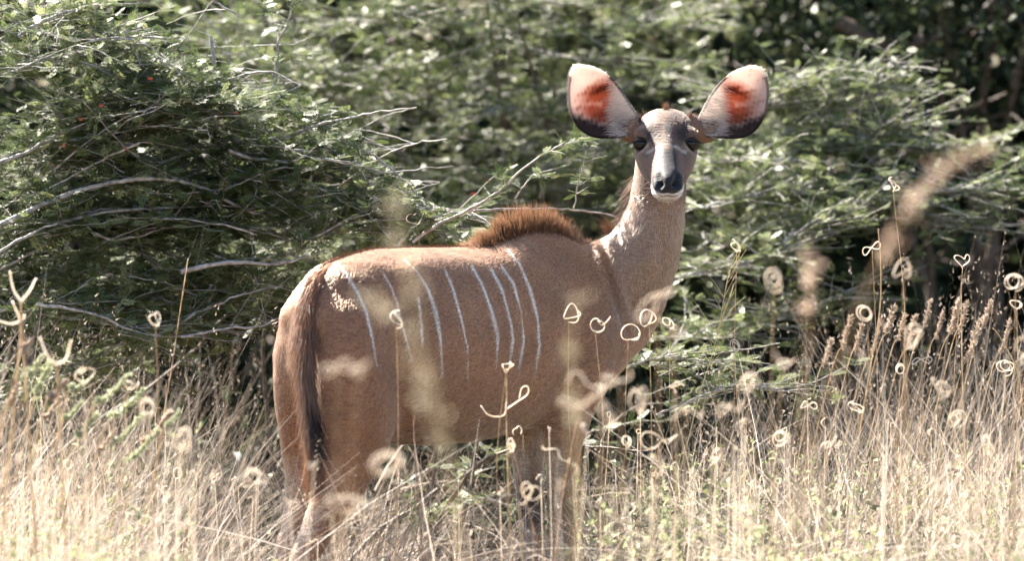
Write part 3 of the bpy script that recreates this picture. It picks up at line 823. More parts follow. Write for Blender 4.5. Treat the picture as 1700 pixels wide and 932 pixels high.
    dr = off * .5 + np.array((sg * .8, -.1, .35)) + RNG.normal(size=(n, 3)) * .2; dr /= np.linalg.norm(dr, axis=1)[:, None]
    tn = np.where(RNG.random((n, 1)) < .4, np.array(srgb(70, 52, 44)[:3]), np.array(srgb(150, 122, 104)[:3])) * RNG.uniform(.7, 1.2, (n, 1))
    me, A = strands('ear_base_hair', rt, dr, RNG.uniform(.010, .022, n), .0011, np.tile((0, 0, .003), (n, 1)), tn, ear, 2)
    finish_strands('ear_base_hair', me, A, None, ear, strand_mat)
    return ear
ear_a = make_ear(EAR, -1, (1046, 215), (992, 176)); ear_a['label'] = 'ear on the left of the photo with rust inside and dark lower edge'
ear_b = make_ear(EAR_L, 1, (1172, 216), (1226, 178)); ear_b['label'] = 'ear on the right of the photo with rust inside and dark lower edge'

# ---- eyes
eye_mat, nt, p, out = new_mat('kudu eye'); p.inputs['Base Color'].default_value = (.008, .006, .005, 1); p.inputs['Roughness'].default_value = .05; p.inputs['Specular IOR Level'].default_value = .35
lid_mat, nt, p, out = new_mat('eyelid'); p.inputs['Base Color'].default_value = srgb(40, 32, 30); p.inputs['Roughness'].default_value = .5
for sg in (-1, 1):
    bm = bmesh.new(); bmesh.ops.create_uvsphere(bm, u_segments=24, v_segments=16, radius=.0205)
    for f in bm.faces: f.smooth = True
    me = bpy.data.meshes.new('eye'); bm.to_mesh(me); bm.free()
    c = HP3(.111, sg * .0690, .0225)
    for v in me.vertices: v.co = v.co + Vector(c)
    eye = link('eye', me, kudu, eye_mat)
    # lashes over the eye
    n = 46
    f = RNG.uniform(-.7, 1, n)
    rt = HP3(.118 + .004 * (1 - f ** 2), sg * (.069 + .018 * f), .0435 - .010 * f ** 2 - .003 * f)
    dr = HP3(.6, sg * (.3 + .9 * np.clip(f, 0, 1)), .55) - H0 + RNG.normal(size=(n, 3)) * .2; dr /= np.linalg.norm(dr, axis=1)[:, None]
    me, A = strands('eyelash', rt, dr, RNG.uniform(.006, .012, n) * (1 + .7 * np.clip(f, 0, 1)), .0012, np.tile((0, 0, -.003), (n, 1)), np.tile(np.array(srgb(30, 24, 22)[:3]), (n, 1)), eye, 2)
    finish_strands('eyelash', me, A, None, eye, strand_mat)
    pth = HP3(.119 + .004 * (1 - np.linspace(-1, 1, 12) ** 2), sg * (.069 + .020 * np.linspace(-1, 1, 12)), .0435 - .011 * np.linspace(-1, 1, 12) ** 2 - .003 * np.linspace(-1, 1, 12))
    LV, LF = tube(pth, .0016 * np.sin(np.linspace(.15, 3.0, 12)) + .0006, 8)
    link('eyelid', quick_mesh('eyelid', LV, LF), eye, lid_mat)
# whiskers
n = 12
rt = HP3(RNG.uniform(.25, .29, n), np.repeat((-.040, .040), n // 2), RNG.uniform(-.02, .012, n))
dr = np.stack([np.repeat((-1.0, 1.0), n // 2), -.3 + .3 * RNG.normal(size=n), .3 * RNG.normal(size=n)], 1); dr /= np.linalg.norm(dr, axis=1)[:, None]
me, A = strands('whiskers', rt, dr, RNG.uniform(.02, .04, n), .0007, RNG.normal(size=(n, 3)) * .006, np.tile(np.array(srgb(230, 215, 200)[:3]), (n, 1)), kudu, 3)
finish_strands('whiskers', me, A, None, kudu, strand_mat)
# ================================================================== plants
def unit(v): return v / (np.linalg.norm(v, axis=-1, keepdims=True) + 1e-9)

# ---- leaf templates: verts in (along, across, up), one quad per blade
def feather_leaf(pairs=6, seed=0):
    r = np.random.default_rng(seed); V = []; F = []
    for i in range(pairs):
        f = .18 + .82 * i / (pairs - 1)
        ln = .30 * (1 - .55 * abs(f - .5)) * r.uniform(.85, 1.15); wd = .085
        for sg in (-1, 1):
            a = sg * R(68 - 30 * f + r.normal() * 6); c, s_ = math.cos(a), math.sin(a); up = r.uniform(-.02, .12)
            b = np.array((f * .85, 0, 0)); d = np.array((c, s_, up)); q = np.array((-s_, c, 0)) * wd * .5
            k = len(V); V += [b, b + d * ln * .55 + q, b + d * ln, b + d * ln * .55 - q]; F.append((k, k + 1, k + 2, k + 3))
    k = len(V); V += [(0, -.008, 0), (0, .008, 0), (.9, .004, .02), (.9, -.004, .02)]; F.append((k, k + 1, k + 2, k + 3))
    return np.array(V, float), np.array(F)
def broad_leaf(wid=.5, fold=.12, curl=.1):
    V = [(0, 0, 0), (.30, -wid * .42, fold), (.62, -wid * .45, fold), (1, 0, -curl), (.62, wid * .45, fold), (.30, wid * .42, fold), (.35, 0, 0), (.65, 0, -.02)]
    F = [(0, 1, 2, 7), (7, 2, 3, 4), (0, 7, 4, 5)]
    V = np.array(V[:6] + [(.55, 0, -.03)]); F = np.array([(0, 1, 2, 6), (6, 2, 3, 4), (0, 6, 4, 5)])
    return V.astype(float), F

def leaves_to_mesh(name, tmpl, Pp, D, N, S, tint):
    tv, tf = tmpl; n = len(Pp); m = len(tv)
    N = unit(N - D * (N * D).sum(1)[:, None]); B = np.cross(N, D)
    V = Pp[:, None] + S[:, None, None] * (tv[None, :, 0:1] * D[:, None] + tv[None, :, 1:2] * B[:, None] + tv[None, :, 2:3] * N[:, None])
    F = (tf[None] + (np.arange(n) * m)[:, None, None]).reshape(-1, tf.shape[1])
    return quick_mesh(name, V.reshape(-1, 3), F, False, {'tint': ('FLOAT', np.repeat(tint, m))})

def hidden_by_kudu(px):
    x, y = px[:, 0], px[:, 1]
    return ((x > 470) & (x < 1040) & (y > 425)) | ((x > 1030) & (x < 1140) & (y > 190)) | ((x > 950) & (x < 1265) & (y > 115) & (y < 225))

def foliage(parent, tmpls, Pp, D, N, S, tint, mat, singles=300, leaf_name='leaf'):
    """the leaves that show largest become parts of their own, the rest one mass"""
    px = project(Pp); n = len(Pp)
    ok = (px[:, 0] > 4) & (px[:, 0] < 1696) & (px[:, 1] > 4) & (px[:, 1] < 700) & ~hidden_by_kudu(px)
    dist = Pp[:, 1] + 14 - S * 60
    score = np.where(ok, dist, 1e9); order = np.argsort(score)[:singles]
    order = order[score[order] < 1e8]
    var = []
    for k, t in enumerate(tmpls):
        for q in range(4):
            me = quick_mesh('leaf_blade', t[0], t[1], False, {'tint': ('FLOAT', np.full(len(t[0]), .1 + .25 * q))}); me.materials.append(mat); var.append(me)
    NN = unit(N - D * (N * D).sum(1)[:, None]); BB = np.cross(NN, D)
    inv = parent.matrix_basis.inverted()
    for i in order:
        o = bpy.data.objects.new(leaf_name, var[RNG.integers(len(var))]); COL.objects.link(o)
        M = Matrix(((D[i, 0] * S[i], BB[i, 0] * S[i], NN[i, 0] * S[i], Pp[i, 0]), (D[i, 1] * S[i], BB[i, 1] * S[i], NN[i, 1] * S[i], Pp[i, 1]), (D[i, 2] * S[i], BB[i, 2] * S[i], NN[i, 2] * S[i], Pp[i, 2]), (0, 0, 0, 1)))
        o.parent = parent; o.matrix_parent_inverse = inv; o.matrix_basis = M
    keep = np.ones(n, bool); keep[order] = False; idx = np.where(keep)[0]
    lot = RNG.integers(len(tmpls), size=len(idx))
    mass = None; acc_v = []; 
    for k, t in enumerate(tmpls):
        j = idx[lot == k]
        if not len(j): continue
        me = leaves_to_mesh('foliage', t, Pp[j], D[j], N[j], S[j], tint[j]); acc_v.append(me)
    # join the variants into one mesh
    if len(acc_v) > 1:
        bm = bmesh.new()
        for me in acc_v: bm.from_mesh(me)
        me = bpy.data.meshes.new('foliage'); bm.to_mesh(me); bm.free()
    else: me = acc_v[0]
    o = link('foliage', me, parent, mat); o['kind'] = 'stuff'
    return o

def wander(p, d, length, n, wob, pull=(0, 0, 0), zig=0.0):
    """a branch path"""
    p = np.array(p, float); d = unit(np.array(d, float)); out = [p.copy()]; st = length / n; sgn = 1
    for i in range(n):
        d = unit(d + RNG.normal(size=3) * wob + np.array(pull) * st)
        sgn = -sgn
        q = np.cross(d, (0, 1, 0)) * zig * sgn
        p = p + (d + q) * st; out.append(p.copy())
    return np.array(out)

# bark
def bark_mat(name, c0, c1):
    m, nt, p, out = new_mat(name)
    tc = nt.nodes.new('ShaderNodeTexCoord'); nz = nt.nodes.new('ShaderNodeTexNoise'); nz.inputs['Scale'].default_value = 55; nz.inputs['Detail'].default_value = 5
    nt.links.new(tc.outputs['Object'], nz.inputs['Vector'])
    cr = nt.nodes.new('ShaderNodeValToRGB'); cr.color_ramp.elements[0].color = c0; cr.color_ramp.elements[1].color = c1
    cr.color_ramp.elements[0].position = .35; cr.color_ramp.elements[1].position = .65
    nt.links.new(nz.outputs[0], cr.inputs[0]); nt.links.new(cr.outputs[0], p.inputs['Base Color']); p.inputs['Roughness'].default_value = .6
    bp = nt.nodes.new('ShaderNodeBump'); bp.inputs['Strength'].default_value = .4; bp.inputs['Distance'].default_value = .004
    nt.links.new(nz.outputs[0], bp.inputs['Height']); nt.links.new(bp.outputs[0], p.inputs['Normal'])
    return m
bark_pale = bark_mat('pale thorn bark', srgb(124, 118, 112), srgb(186, 182, 178))
bark_dark = bark_mat('dark bark', srgb(70, 58, 50), srgb(120, 106, 94))
leaf_thorn = ramp_mat('thorn leaf', srgb(64, 77, 43), srgb(100, 112, 70), srgb(152, 158, 114), rough=.45, spec=.32, transl=.42)
leaf_olive = ramp_mat('olive leaf', srgb(62, 68, 42), srgb(92, 98, 66), srgb(144, 146, 108), rough=.5, spec=.25, transl=.52)
leaf_shaded = ramp_mat('shaded leaf', srgb(34, 42, 28), srgb(52, 62, 42), srgb(88, 98, 68), rough=.5, spec=.18, transl=.2)  # deep shade behind the bushes is darkened into these leaf colours

FEATH = [feather_leaf(8, 1), feather_leaf(9, 2), feather_leaf(7, 3)]
BROAD = [broad_leaf(.55), broad_leaf(.8, .08, .05)]

def branch_parts(parent, lines, mat, name='branch'):
    """hand-placed visible limbs: list of (pixel polyline, depth0, depth1, r0, r1)"""
    out = []
    for line, y0, y1, r0, r1 in lines:
        n = len(line); pp = np.array([pos(a, b_, y0 + (y1 - y0) * i / (n - 1)) for i, (a, b_) in enumerate(line)])
        m = max(10, int(np.linalg.norm(np.diff(pp, axis=0), axis=1).sum() / .02))
        path = catmull(pp, m)
        path[1:-1] += RNG.normal(size=(m - 2, 3)) * .0014
        V, F = tube(path, np.linspace(r0, r1, m) * RNG.uniform(.85, 1.15, m), 7)
        link(name, quick_mesh(name, V, F), parent, mat); out.append(path)
    return out

def twiggery(paths, count, length, leafn, leaf_size, spread, env=None, thorns=True, node_gap=.022, flat=.16, rad=.0014, extra=None):
    """side shoots growing from limb paths; returns twig Acc and leaf arrays"""
    acc = Acc(); LP = []; LD = []; LN = []
    allp = np.concatenate(paths); wts = np.concatenate([np.full(len(p), 1.0) for p in paths])
    dirs = np.concatenate([unit(np.gradient(p, axis=0)) for p in paths])
    tries = 0; made = 0
    while made < count and tries < count * 6:
        tries += 1
        i = RNG.integers(len(allp)); p0 = allp[i]
        d = unit(dirs[i] * RNG.uniform(-.2, .9) + RNG.normal(size=3) * np.array((1, .9, flat)) * spread + np.array((0, 0, .06)))
        L = length * RNG.uniform(.5, 1.4); n = max(5, int(L / node_gap))
        path = wander(p0, d, L, n, .07, (0, 0, -.15), .045)
        if env is not None and not env(path[-1]): continue
        made += 1
        V, F = tube(path, np.linspace(rad * 1.2, rad * .45, len(path)), 4); acc.add(V, F)
        T = unit(np.gradient(path, axis=0)); k = np.arange(1, len(path))
        per = RNG.poisson(leafn, len(k)); kk = np.repeat(k, per)
        if len(kk):
            LP.append(path[kk]); LD.append(unit(T[kk] * .35 + RNG.normal(size=(len(kk), 3)) * np.array((1, 1, .30)))); LN.append(unit(RNG.normal(size=(len(kk), 3)) * .42 + np.array((0, -.35, 1))))
        if thorns:
            kt = k[RNG.random(len(k)) < .35]
            if len(kt):
                dd = unit(np.cross(T[kt], RNG.normal(size=(len(kt), 3))))
                V, F, _ = ribbons(path[kt], dd, RNG.uniform(.008, .02, len(kt)), .0013, np.zeros((len(kt), 3)), 1); acc.add(V, F)
    return acc, np.concatenate(LP), np.concatenate(LD), np.concatenate(LN)

# ---------------------------------------------------------------- thorn bush at the left, in focus
bushA = empty('thorn_bush', (-1.0, 1.3, 0))
tag(bushA, 'feathery green thorn bush with pale spiny branches behind the antelope rump', 'bush', 'thorn bushes')
linesA = [
    ([(-60, 410), (0, 375), (60, 345), (130, 317), (200, 301), (265, 297), (330, 310), (400, 345), (445, 362)], .62, .75, .0085, .004),
    ([(60, 385), (105, 368), (190, 350), (290, 345), (352, 343)], .7, .8, .006, .0025),
    ([(300, 452), (345, 440), (400, 437), (470, 438), (512, 424)], .5, .6, .0075, .003),
    ([(380, 250), (424, 264), (480, 270), (545, 285)], .7, .85, .005, .0022),
    ([(450, 195), (458, 130), (463, 70), (478, 40), (487, 0), (490, -40)], .95, .9, .0045, .002),
    ([(463, 75), (490, 72), (512, 62)], .92, .92, .0025, .001),
    ([(340, -20), (360, 4), (395, 26)], .6, .6, .005, .002),
    ([(-30, 440), (20, 405), (60, 385), (95, 372)], .55, .6, .005, .002),
    ([(0, 270), (40, 255), (95, 225), (140, 205)], .6, .7, .006, .002),
    ([(130, 102), (175, 118), (215, 150), (240, 165)], .75, .85, .004, .0015),
    ([(208, 50), (222, 80), (232, 105)], .7, .7, .004, .002),
    ([(250, 148), (300, 143), (355, 140)], .75, .75, .0045, .002),
    ([(350, 60), (357, 110), (362, 165), (358, 240)], .9, .85, .005, .0035),
    ([(685, 402), (725, 375), (770, 353), (815, 328), (860, 288), (905, 255), (938, 236)], .55, .45, .005, .0018),
    ([(640, 440), (690, 375), (740, 357), (790, 350)], .6, .55, .004, .003),
    ([(790, 350), (850, 347), (910, 347), (955, 348), (1000, 355), (1042, 362), (1075, 340)], .06, .50, .0036, .0016),
    ([(952, 346), (960, 310), (966, 280), (973, 250)], .48, .48, .0025, .001),
    ([(855, 330), (872, 305), (890, 285)], .5, .5, .0028, .0012),
    ([(300, 560), (380, 545), (440, 540), (520, 500)], .45, .5, .004, .002),
    ([(60, 505), (150, 520), (240, 555), (330, 560)], .5, .55, .0045, .002),
    ([(240, 570), (330, 520), (400, 490), (470, 475)], .6, .6, .005, .002),
    ([(620, 330), (670, 342), (735, 350), (800, 352)], .7, .6, .0045, .002),
    ([(510, 300), (560, 330), (615, 360), (650, 400)], .75, .7, .004, .002),
    ([(500, 210), (545, 190), (580, 180)], .95, .95, .004, .0016),
    ([(560, 230), (615, 255), (660, 290), (700, 330)], .8, .75, .0045, .002),
    ([(20, 120), (70, 100), (140, 85)], .65, .7, .005, .002),
    ([(30, 60), (80, 30), (150, 10), (230, 5)], .7, .8, .005, .002),
]
linesA = [(l, a - .17, b - .17, r0, r1) if i not in (15,) else (l, a, b, r0, r1) for i, (l, a, b, r0, r1) in enumerate(linesA)]
for q in range(44):                                              # more pale shoots on the side towards the camera
    x0 = RNG.uniform(-20, 640); y0 = RNG.uniform(np.interp(x0, [0, 280, 420, 640], [20, 60, 180, 300]), 560)
    L = RNG.uniform(90, 240); sl = RNG.normal() * .35; sg = RNG.choice((-1, 1)); cv = RNG.normal() * .12
    linesA.append(([(x0 + sg * L * f, y0 - sl * L * f + cv * L * math.sin(f * 3.1) + RNG.normal() * 3) for f in (0, .25, .5, .75, 1)], RNG.uniform(.45, .95), RNG.uniform(.36, .7), RNG.uniform(.003, .005), .0014))
pathsA = branch_parts(bushA, linesA, bark_pale)
pathsA_free = [pathsA[i] for i in (4, 13, 14, 16, 17, 21, 24, 23)]; LPf = []; LDf = []; LNf = []
pathsA = [p + np.array((0, .12, 0)) for i, p in enumerate(pathsA) if i not in (15,)]
topA_x = [-2.6, -1.15, -.92, -.75, -.47, -.24, 0.0, .30]; topA_z = [1.98, 1.96, 1.80, 1.60, 1.42, 1.27, 1.19, 1.05]
def envA(p):
    if p[1] < .34 or p[1] > 1.45: return False
    if p[1] < .75 and p[0] > -.62 and p[2] < 1.1: return False
    if p[2] < .55 and -1.0 < p[0] < -.5: return False
    return p[2] < np.interp(p[0], topA_x, topA_z) * (1 + .04 * math.sin(p[0] * 9)) and p[2] > .30
# inner limbs from the root crowns
inner = []
for bx, by in ((-2.3, 1.1), (-1.9, .9), (-1.55, 1.2), (-1.25, .85), (-.95, 1.15), (-.6, 1.0), (-.25, 1.1), (-1.4, 1.3)):
    stem = np.array((bx, by, gz(bx, by) - .02))
    for q in range(4):
        az = RNG.uniform(0, 6.28); d = np.array((math.cos(az) * .9, math.sin(az) * .5, RNG.uniform(.8, 1.6)))
        L = RNG.uniform(1.0, 1.9)
        path = wander(stem, d, L, 40, .10, (0, 0, -.45))
        bad = [k for k, p in enumerate(path) if not (p[1] > .42 and p[2] < np.interp(p[0], topA_x, topA_z) and p[2] > -.05 and (k < 12 or p[2] > .25))]
        path = path[:bad[0]] if bad else path
        if len(path) < 8: continue
        V, F = tube(path, np.linspace(.010, .0025, len(path)), 7)
        link('limb', quick_mesh('limb', V, F), bushA, bark_dark); inner.append(path)
# second order horizontal shoots that fill the volume
second = []
src = inner + pathsA
for q in range(60):
    p = src[RNG.integers(len(src))]; p0 = p[RNG.integers(len(p) // 4, len(p))]
    d = np.array((RNG.normal(), RNG.normal() * .55 - .25, RNG.normal() * .16 + .05))
    path = wander(p0, d, RNG.uniform(.35, .75), 22, .07, (0, 0, -.12), .06)
    bad = [k for k, v in enumerate(path) if not envA(v)]
    path = path[:bad[0]] if bad else path
    if len(path) < 6: continue
    second.append(path)
accA, LP, LD, LN = twiggery(inner[::3] + second + pathsA * 3, 2300, .20, 1.35, .04, .8, envA)
for pth in pathsA_free:
    a2, p2, d2, n2 = twiggery([pth], max(4, int(len(pth) * .45)), .075, 1.3, .04, .8, None, node_gap=.015, rad=.0010)
    accA.V += a2.V; [accA.F.setdefault(k, []).extend([f + accA.n for f in v]) for k, v in a2.F.items()]; accA.n += a2.n
    LPf.append(p2); LDf.append(d2); LNf.append(n2)
for p in second:
    V, F = tube(p, np.linspace(.0022, .0009, len(p)), 5); accA.add(V, F)
o = link('twigs', accA.mesh('twigs'), bushA, bark_pale); o['kind'] = 'stuff'
ok = np.array([envA(p) for p in LP]); LP, LD, LN = (np.concatenate([q[ok]] + f_) for q, f_ in ((LP, LPf), (LD, LDf), (LN, LNf)))
S = RNG.uniform(.034, .056, len(LP)); tint = np.clip(RNG.normal(.45, .33, len(LP)) + .2 * vnoise(LP, 5, 77), 0, 1)
foliage(bushA, FEATH, LP, LD, LN, S, tint, leaf_thorn)
# a few rust-red withered leaflets
rust, nt, p, out = new_mat('withered leaf'); p.inputs['Base Color'].default_value = srgb(168, 84, 58); p.inputs['Roughness'].default_value = .7
for (a, b_) in ((130, 198), (163, 175), (108, 242), (88, 272), (205, 248), (255, 130), (388, 188), (826, 318), (812, 300), (790, 322)):
    c = pos(a, b_, .40); V = np.array(BROAD[0][0]) * .018
    rr = Matrix.Rotation(RNG.uniform(0, 6), 3, 'Z') @ Matrix.Rotation(RNG.uniform(0, 6), 3, 'X')
    V = V @ np.array(rr).T + c
    link('withered_leaf', quick_mesh('withered_leaf', V, BROAD[0][1], False), bushA, rust)

# ---------------------------------------------------------------- thorn bush at the right, out of focus
bushC = empty('thorn_bush', (1.1, 2.2, 0))
tag(bushC, 'loose thorn bush with long pale slanting branches to the right of the head', 'bush', 'thorn bushes')
linesC = [
    ([(1130, 460), (1200, 446), (1284, 424), (1316, 390), (1388, 365), (1457, 340), (1545, 321), (1640, 318), (1720, 320)], 1.5, 1.9, .009, .004),
    ([(1170, 345), (1230, 330), (1323, 313), (1392, 311)], 1.7, 1.9, .007, .003),
    ([(1300, 255), (1388, 247), (1496, 244), (1575, 247), (1650, 250)], 2.0, 2.2, .008, .003),
    ([(1397, 242), (1440, 224), (1486, 207)], 2.0, 2.0, .007, .003),
    ([(1300, 225), (1348, 192), (1397, 153), (1440, 128), (1481, 104)], 2.1, 2.2, .008, .003),
    ([(1240, 185), (1274, 168), (1323, 143), (1392, 116)], 2.1, 2.1, .009, .003),
    ([(1180, 268), (1244, 266), (1343, 266)], 1.9, 1.9, .010, .005),
    ([(1210, 150), (1290, 152), (1370, 150), (1450, 155)], 2.3, 2.3, .007, .003),
    ([(1150, 300), (1250, 290), (1330, 235), (1400, 240)], 2.2, 2.2, .007, .003),
    ([(1520, 360), (1560, 375), (1630, 378)], 1.8, 1.8, .006, .002),
    ([(1180, 420), (1260, 380), (1330, 345), (1400, 300)], 1.9, 2.0, .007, .003),
    ([(1140, 560), (1200, 550), (1290, 530), (1370, 500), (1440, 470)], 1.5, 1.8, .007, .003),
    ([(1040, 610), (1090, 596), (1150, 598), (1210, 610)], .7, .8, .0035, .0015),
    ([(1090, 690), (1150, 665), (1220, 640), (1290, 650)], .6, .7, .0035, .0015),
]
pathsC = branch_parts(bushC, linesC, bark_pale)
def envC(p): return p[1] > .7 and p[1] < 3.4 and .35 < p[2] < 1.72 and p[0] > .05 and p[2] < 2.05 - .35 * abs(p[0] - .9)
inn = []
for bx, by in ((.6, 2.4), (1.1, 2.3), (1.7, 2.5), (.3, 2.6), (2.2, 2.4)):
    for q in range(4):
        az = RNG.uniform(0, 6.28); path = wander((bx, by, gz(bx, by) - .02), (math.cos(az) * .8, math.sin(az) * .5, RNG.uniform(.8, 1.5)), RNG.uniform(.9, 1.4), 30, .07, (0, 0, -.35))
        bad = [k for k, v in enumerate(path) if k > 8 and not envC(v)]
        path = path[:bad[0]] if bad else path
        V, F = tube(path, np.linspace(.014, .004, len(path)), 7); link('limb', quick_mesh('limb', V, F), bushC, bark_pale); inn.append(path)
accC, LP, LD, LN = twiggery(pathsC * 3 + inn, 1000, .22, 1.1, .04, .8, envC, rad=.002)
o = link('twigs', accC.mesh('twigs'), bushC, bark_pale); o['kind'] = 'stuff'
S = RNG.uniform(.032, .052, len(LP)); tint = np.clip(RNG.normal(.55, .25, len(LP)), 0, 1)
foliage(bushC, FEATH, LP, LD, LN, S, tint, leaf_thorn)

# ---------------------------------------------------------------- thorn bush in the middle distance, behind the mane and head
bushE = empty('thorn_bush', (.05, 3.0, 0))
tag(bushE, 'blurred thorn bush between the left bush and the head, above the mane', 'bush', 'thorn bushes')
linesE = []
for q in range(46):
    x0 = RNG.uniform(430, 1230); y0 = RNG.uniform(-60, 400); L = RNG.uniform(110, 260); sl = RNG.normal() * .3; sg = RNG.choice((-1, 1)); cv = RNG.normal() * .1
    dd = RNG.uniform(2.5, 3.5)
    linesE.append(([(x0 + sg * L * f, y0 - sl * L * f + cv * L * math.sin(f * 3.1)) for f in (0, .33, .66, 1)], dd, dd - .3, RNG.uniform(.003, .006), .0015))
pathsE = branch_parts(bushE, linesE, bark_pale)
for q in range(9):
    t_ = pathsE[q * 5][0]; m = 24; f = np.linspace(0, 1, m)[:, None]; st = np.array((RNG.uniform(-.4, .5), 3.2, -.03))
    path = st + (t_ - st) * f + np.array((0, .15, .1)) * np.sin(f * np.pi); V, F = tube(path, np.linspace(.014, .004, m), 7); link('limb', quick_mesh('limb', V, F), bushE, bark_dark)
accE, LP, LD, LN = twiggery(pathsE, 1250, .22, 1.15, .05, .8, None, rad=.002)
o = link('twigs', accE.mesh('twigs'), bushE, bark_pale); o['kind'] = 'stuff'
S = RNG.uniform(.036, .060, len(LP)); tint = np.clip(RNG.normal(.5, .28, len(LP)), 0, 1)
foliage(bushE, FEATH, LP, LD, LN, S, tint, leaf_thorn)

# ---------------------------------------------------------------- broad-leaved bushes and trees further back
def leafy(name, label, cat, base, blobs, nleaf, size, mat, group, limbs_px=(), bark=bark_dark, nstem=7, singles=300, tm=None):
    root = empty(name, base); tag(root, label, cat, group)
    lim = branch_parts(root, limbs_px, bark) if limbs_px else []
    paths = []
    for q in range(nstem):
        c, r = blobs[q % len(blobs)]
        tgt = np.array(c) + RNG.normal(size=3) * np.array(r) * .35
        st = np.array(base) + np.array((RNG.normal() * .12, RNG.normal() * .12, -.03)); m = 26
        f = np.linspace(0, 1, m)[:, None]
        path = st + (tgt - st) * f + np.array((0, 0, .25)) * np.sin(f * np.pi) + np.cumsum(RNG.normal(size=(m, 3)) * .012, 0)
        V, F = tube(path, np.linspace(.020, .005, m), 8); link('limb', quick_mesh('limb', V, F), root, bark); paths.append(path)
        for w in range(5):
            p0 = path[RNG.integers(m // 3, m)]
            pt = wander(p0, RNG.normal(size=3) + np.array((0, -.2, .3)), RNG.uniform(.4, .8), 14, .12)
            V, F = tube(pt, np.linspace(.007, .002, len(pt)), 6); link('branch', quick_mesh('branch', V, F), root, bark)
    vol = np.array([r[0] * r[1] * r[2] for c, r in blobs]); pick = RNG.choice(len(blobs), nleaf, p=vol / vol.sum())
    C = np.array([c for c, r in blobs])[pick]; Rr = np.array([r for c, r in blobs])[pick]
    # clumps: leaves gather round sprig centres
    nclump = nleaf // 14; cc_ = RNG.integers(nclump, size=nleaf)
    cpick = RNG.choice(len(blobs), nclump, p=vol / vol.sum())
    dirn = unit(RNG.normal(size=(nclump, 3))); rad = RNG.uniform(.25, 1, nclump) ** .45
    cen = np.array([c for c, r in blobs])[cpick] + dirn * rad[:, None] * np.array([r for c, r in blobs])[cpick]
    Pp = cen[cc_] + RNG.normal(size=(nleaf, 3)) * np.array((.07, .06, .05))
    ok = Pp[:, 2] > .1; Pp = Pp[ok]; n = len(Pp)
    D = unit(RNG.normal(size=(n, 3)) + np.array((0, 0, -.25))); N = unit(RNG.normal(size=(n, 3)) * .6 + np.array((0, -.1, .9)))
    S = RNG.uniform(.7, 1.3, n) * size; tint = np.clip(RNG.normal(.45, .25, n), 0, 1)
    foliage(root, tm or BROAD, Pp, D, N, S, tint, mat, singles)
    return root
leafy('olive_bush', 'blurred olive-green bush filling the background above the antelope back', 'bush', (-.2, 4.2, 0),
      [((-.75, 3.9, 1.50), (.60, .32, .75)), ((-.1, 4.0, 1.45), (.65, .32, .75)), ((.55, 4.1, 1.5), (.6, .32, .8)), ((-.2, 4.1, 2.0), (1.1, .32, .5))], 6500, .062, leaf_olive, 'bushes further back',
      [([(560, 190), (590, 150), (625, 110), (650, 65), (668, 35), (692, -5)], 3.3, 3.3, .009, .006), ([(665, 95), (646, 130), (648, 165), (680, 200), (700, 215)], 3.3, 3.3, .008, .004),
       ([(640, 70), (700, 55), (780, 35), (850, 12), (950, 8)], 3.2, 3.2, .006, .003), ([(790, 62), (820, 70), (850, 76)], 3.1, 3.1, .006, .004), ([(1090, -10), (1088, 60), (1092, 130)], 3.2, 3.2, .006, .005)], tm=FEATH)
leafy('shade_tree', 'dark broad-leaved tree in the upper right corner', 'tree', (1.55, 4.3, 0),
      [((1.15, 3.9, 2.0), (.55, .8, .45)), ((1.75, 3.7, 1.95), (.6, .8, .55)), ((2.3, 4.0, 2.1), (.6, .8, .6)), ((1.5, 4.3, 2.6), (1.2, .9, .6)), ((1.0, 4.6, 1.6), (.5, .5, .5))], 10500, .045, leaf_shaded, 'trees further back',
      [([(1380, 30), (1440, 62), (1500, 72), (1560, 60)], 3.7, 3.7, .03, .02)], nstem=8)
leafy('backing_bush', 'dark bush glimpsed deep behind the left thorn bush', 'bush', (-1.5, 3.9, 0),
      [((-1.9, 3.9, 1.1), (.8, .7, 1.0)), ((-1.1, 4.1, 1.0), (.7, .7, .9)), ((-1.5, 4.0, 2.0), (1.0, .7, .7))], 7500, .042, leaf_shaded, 'bushes further back', singles=60)
# the wood beyond, one mass
n = 46000
Pp = np.stack([RNG.uniform(-7, 7, n), RNG.normal(7.2, .7, n), RNG.uniform(0, 1, n) ** 1.25 * 4.6], 1)
Pp[:, 2] *= 1 + .12 * np.sin(Pp[:, 0] * 2.1)
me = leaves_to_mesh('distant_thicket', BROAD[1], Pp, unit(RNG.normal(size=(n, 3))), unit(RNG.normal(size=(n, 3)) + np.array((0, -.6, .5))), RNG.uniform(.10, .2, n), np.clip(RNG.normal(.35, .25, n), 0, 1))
o = link('distant_thicket', me, mat=leaf_shaded); tag(o, 'dense dark thicket closing off the view behind the bushes', 'thicket', kind='stuff')

# low dark undergrowth beneath the bushes
n = 30000
Pp = np.stack([RNG.uniform(-3.4, 3.4, n), RNG.uniform(1.7, 6.0, n), RNG.uniform(0, 1, n) ** 1.2 * .75], 1)
Pp[:, 2] *= .75 + .35 * vnoise(Pp * np.array((1, 1, 0)), 3, 8)
Pp[:, 2] = np.abs(Pp[:, 2])
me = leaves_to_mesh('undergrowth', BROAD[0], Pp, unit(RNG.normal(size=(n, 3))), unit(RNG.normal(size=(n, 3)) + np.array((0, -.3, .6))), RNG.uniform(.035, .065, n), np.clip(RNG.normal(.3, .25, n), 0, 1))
o = link('undergrowth', me, mat=leaf_shaded); tag(o, 'low dark undergrowth in the shade beneath the bushes', 'undergrowth', kind='stuff')

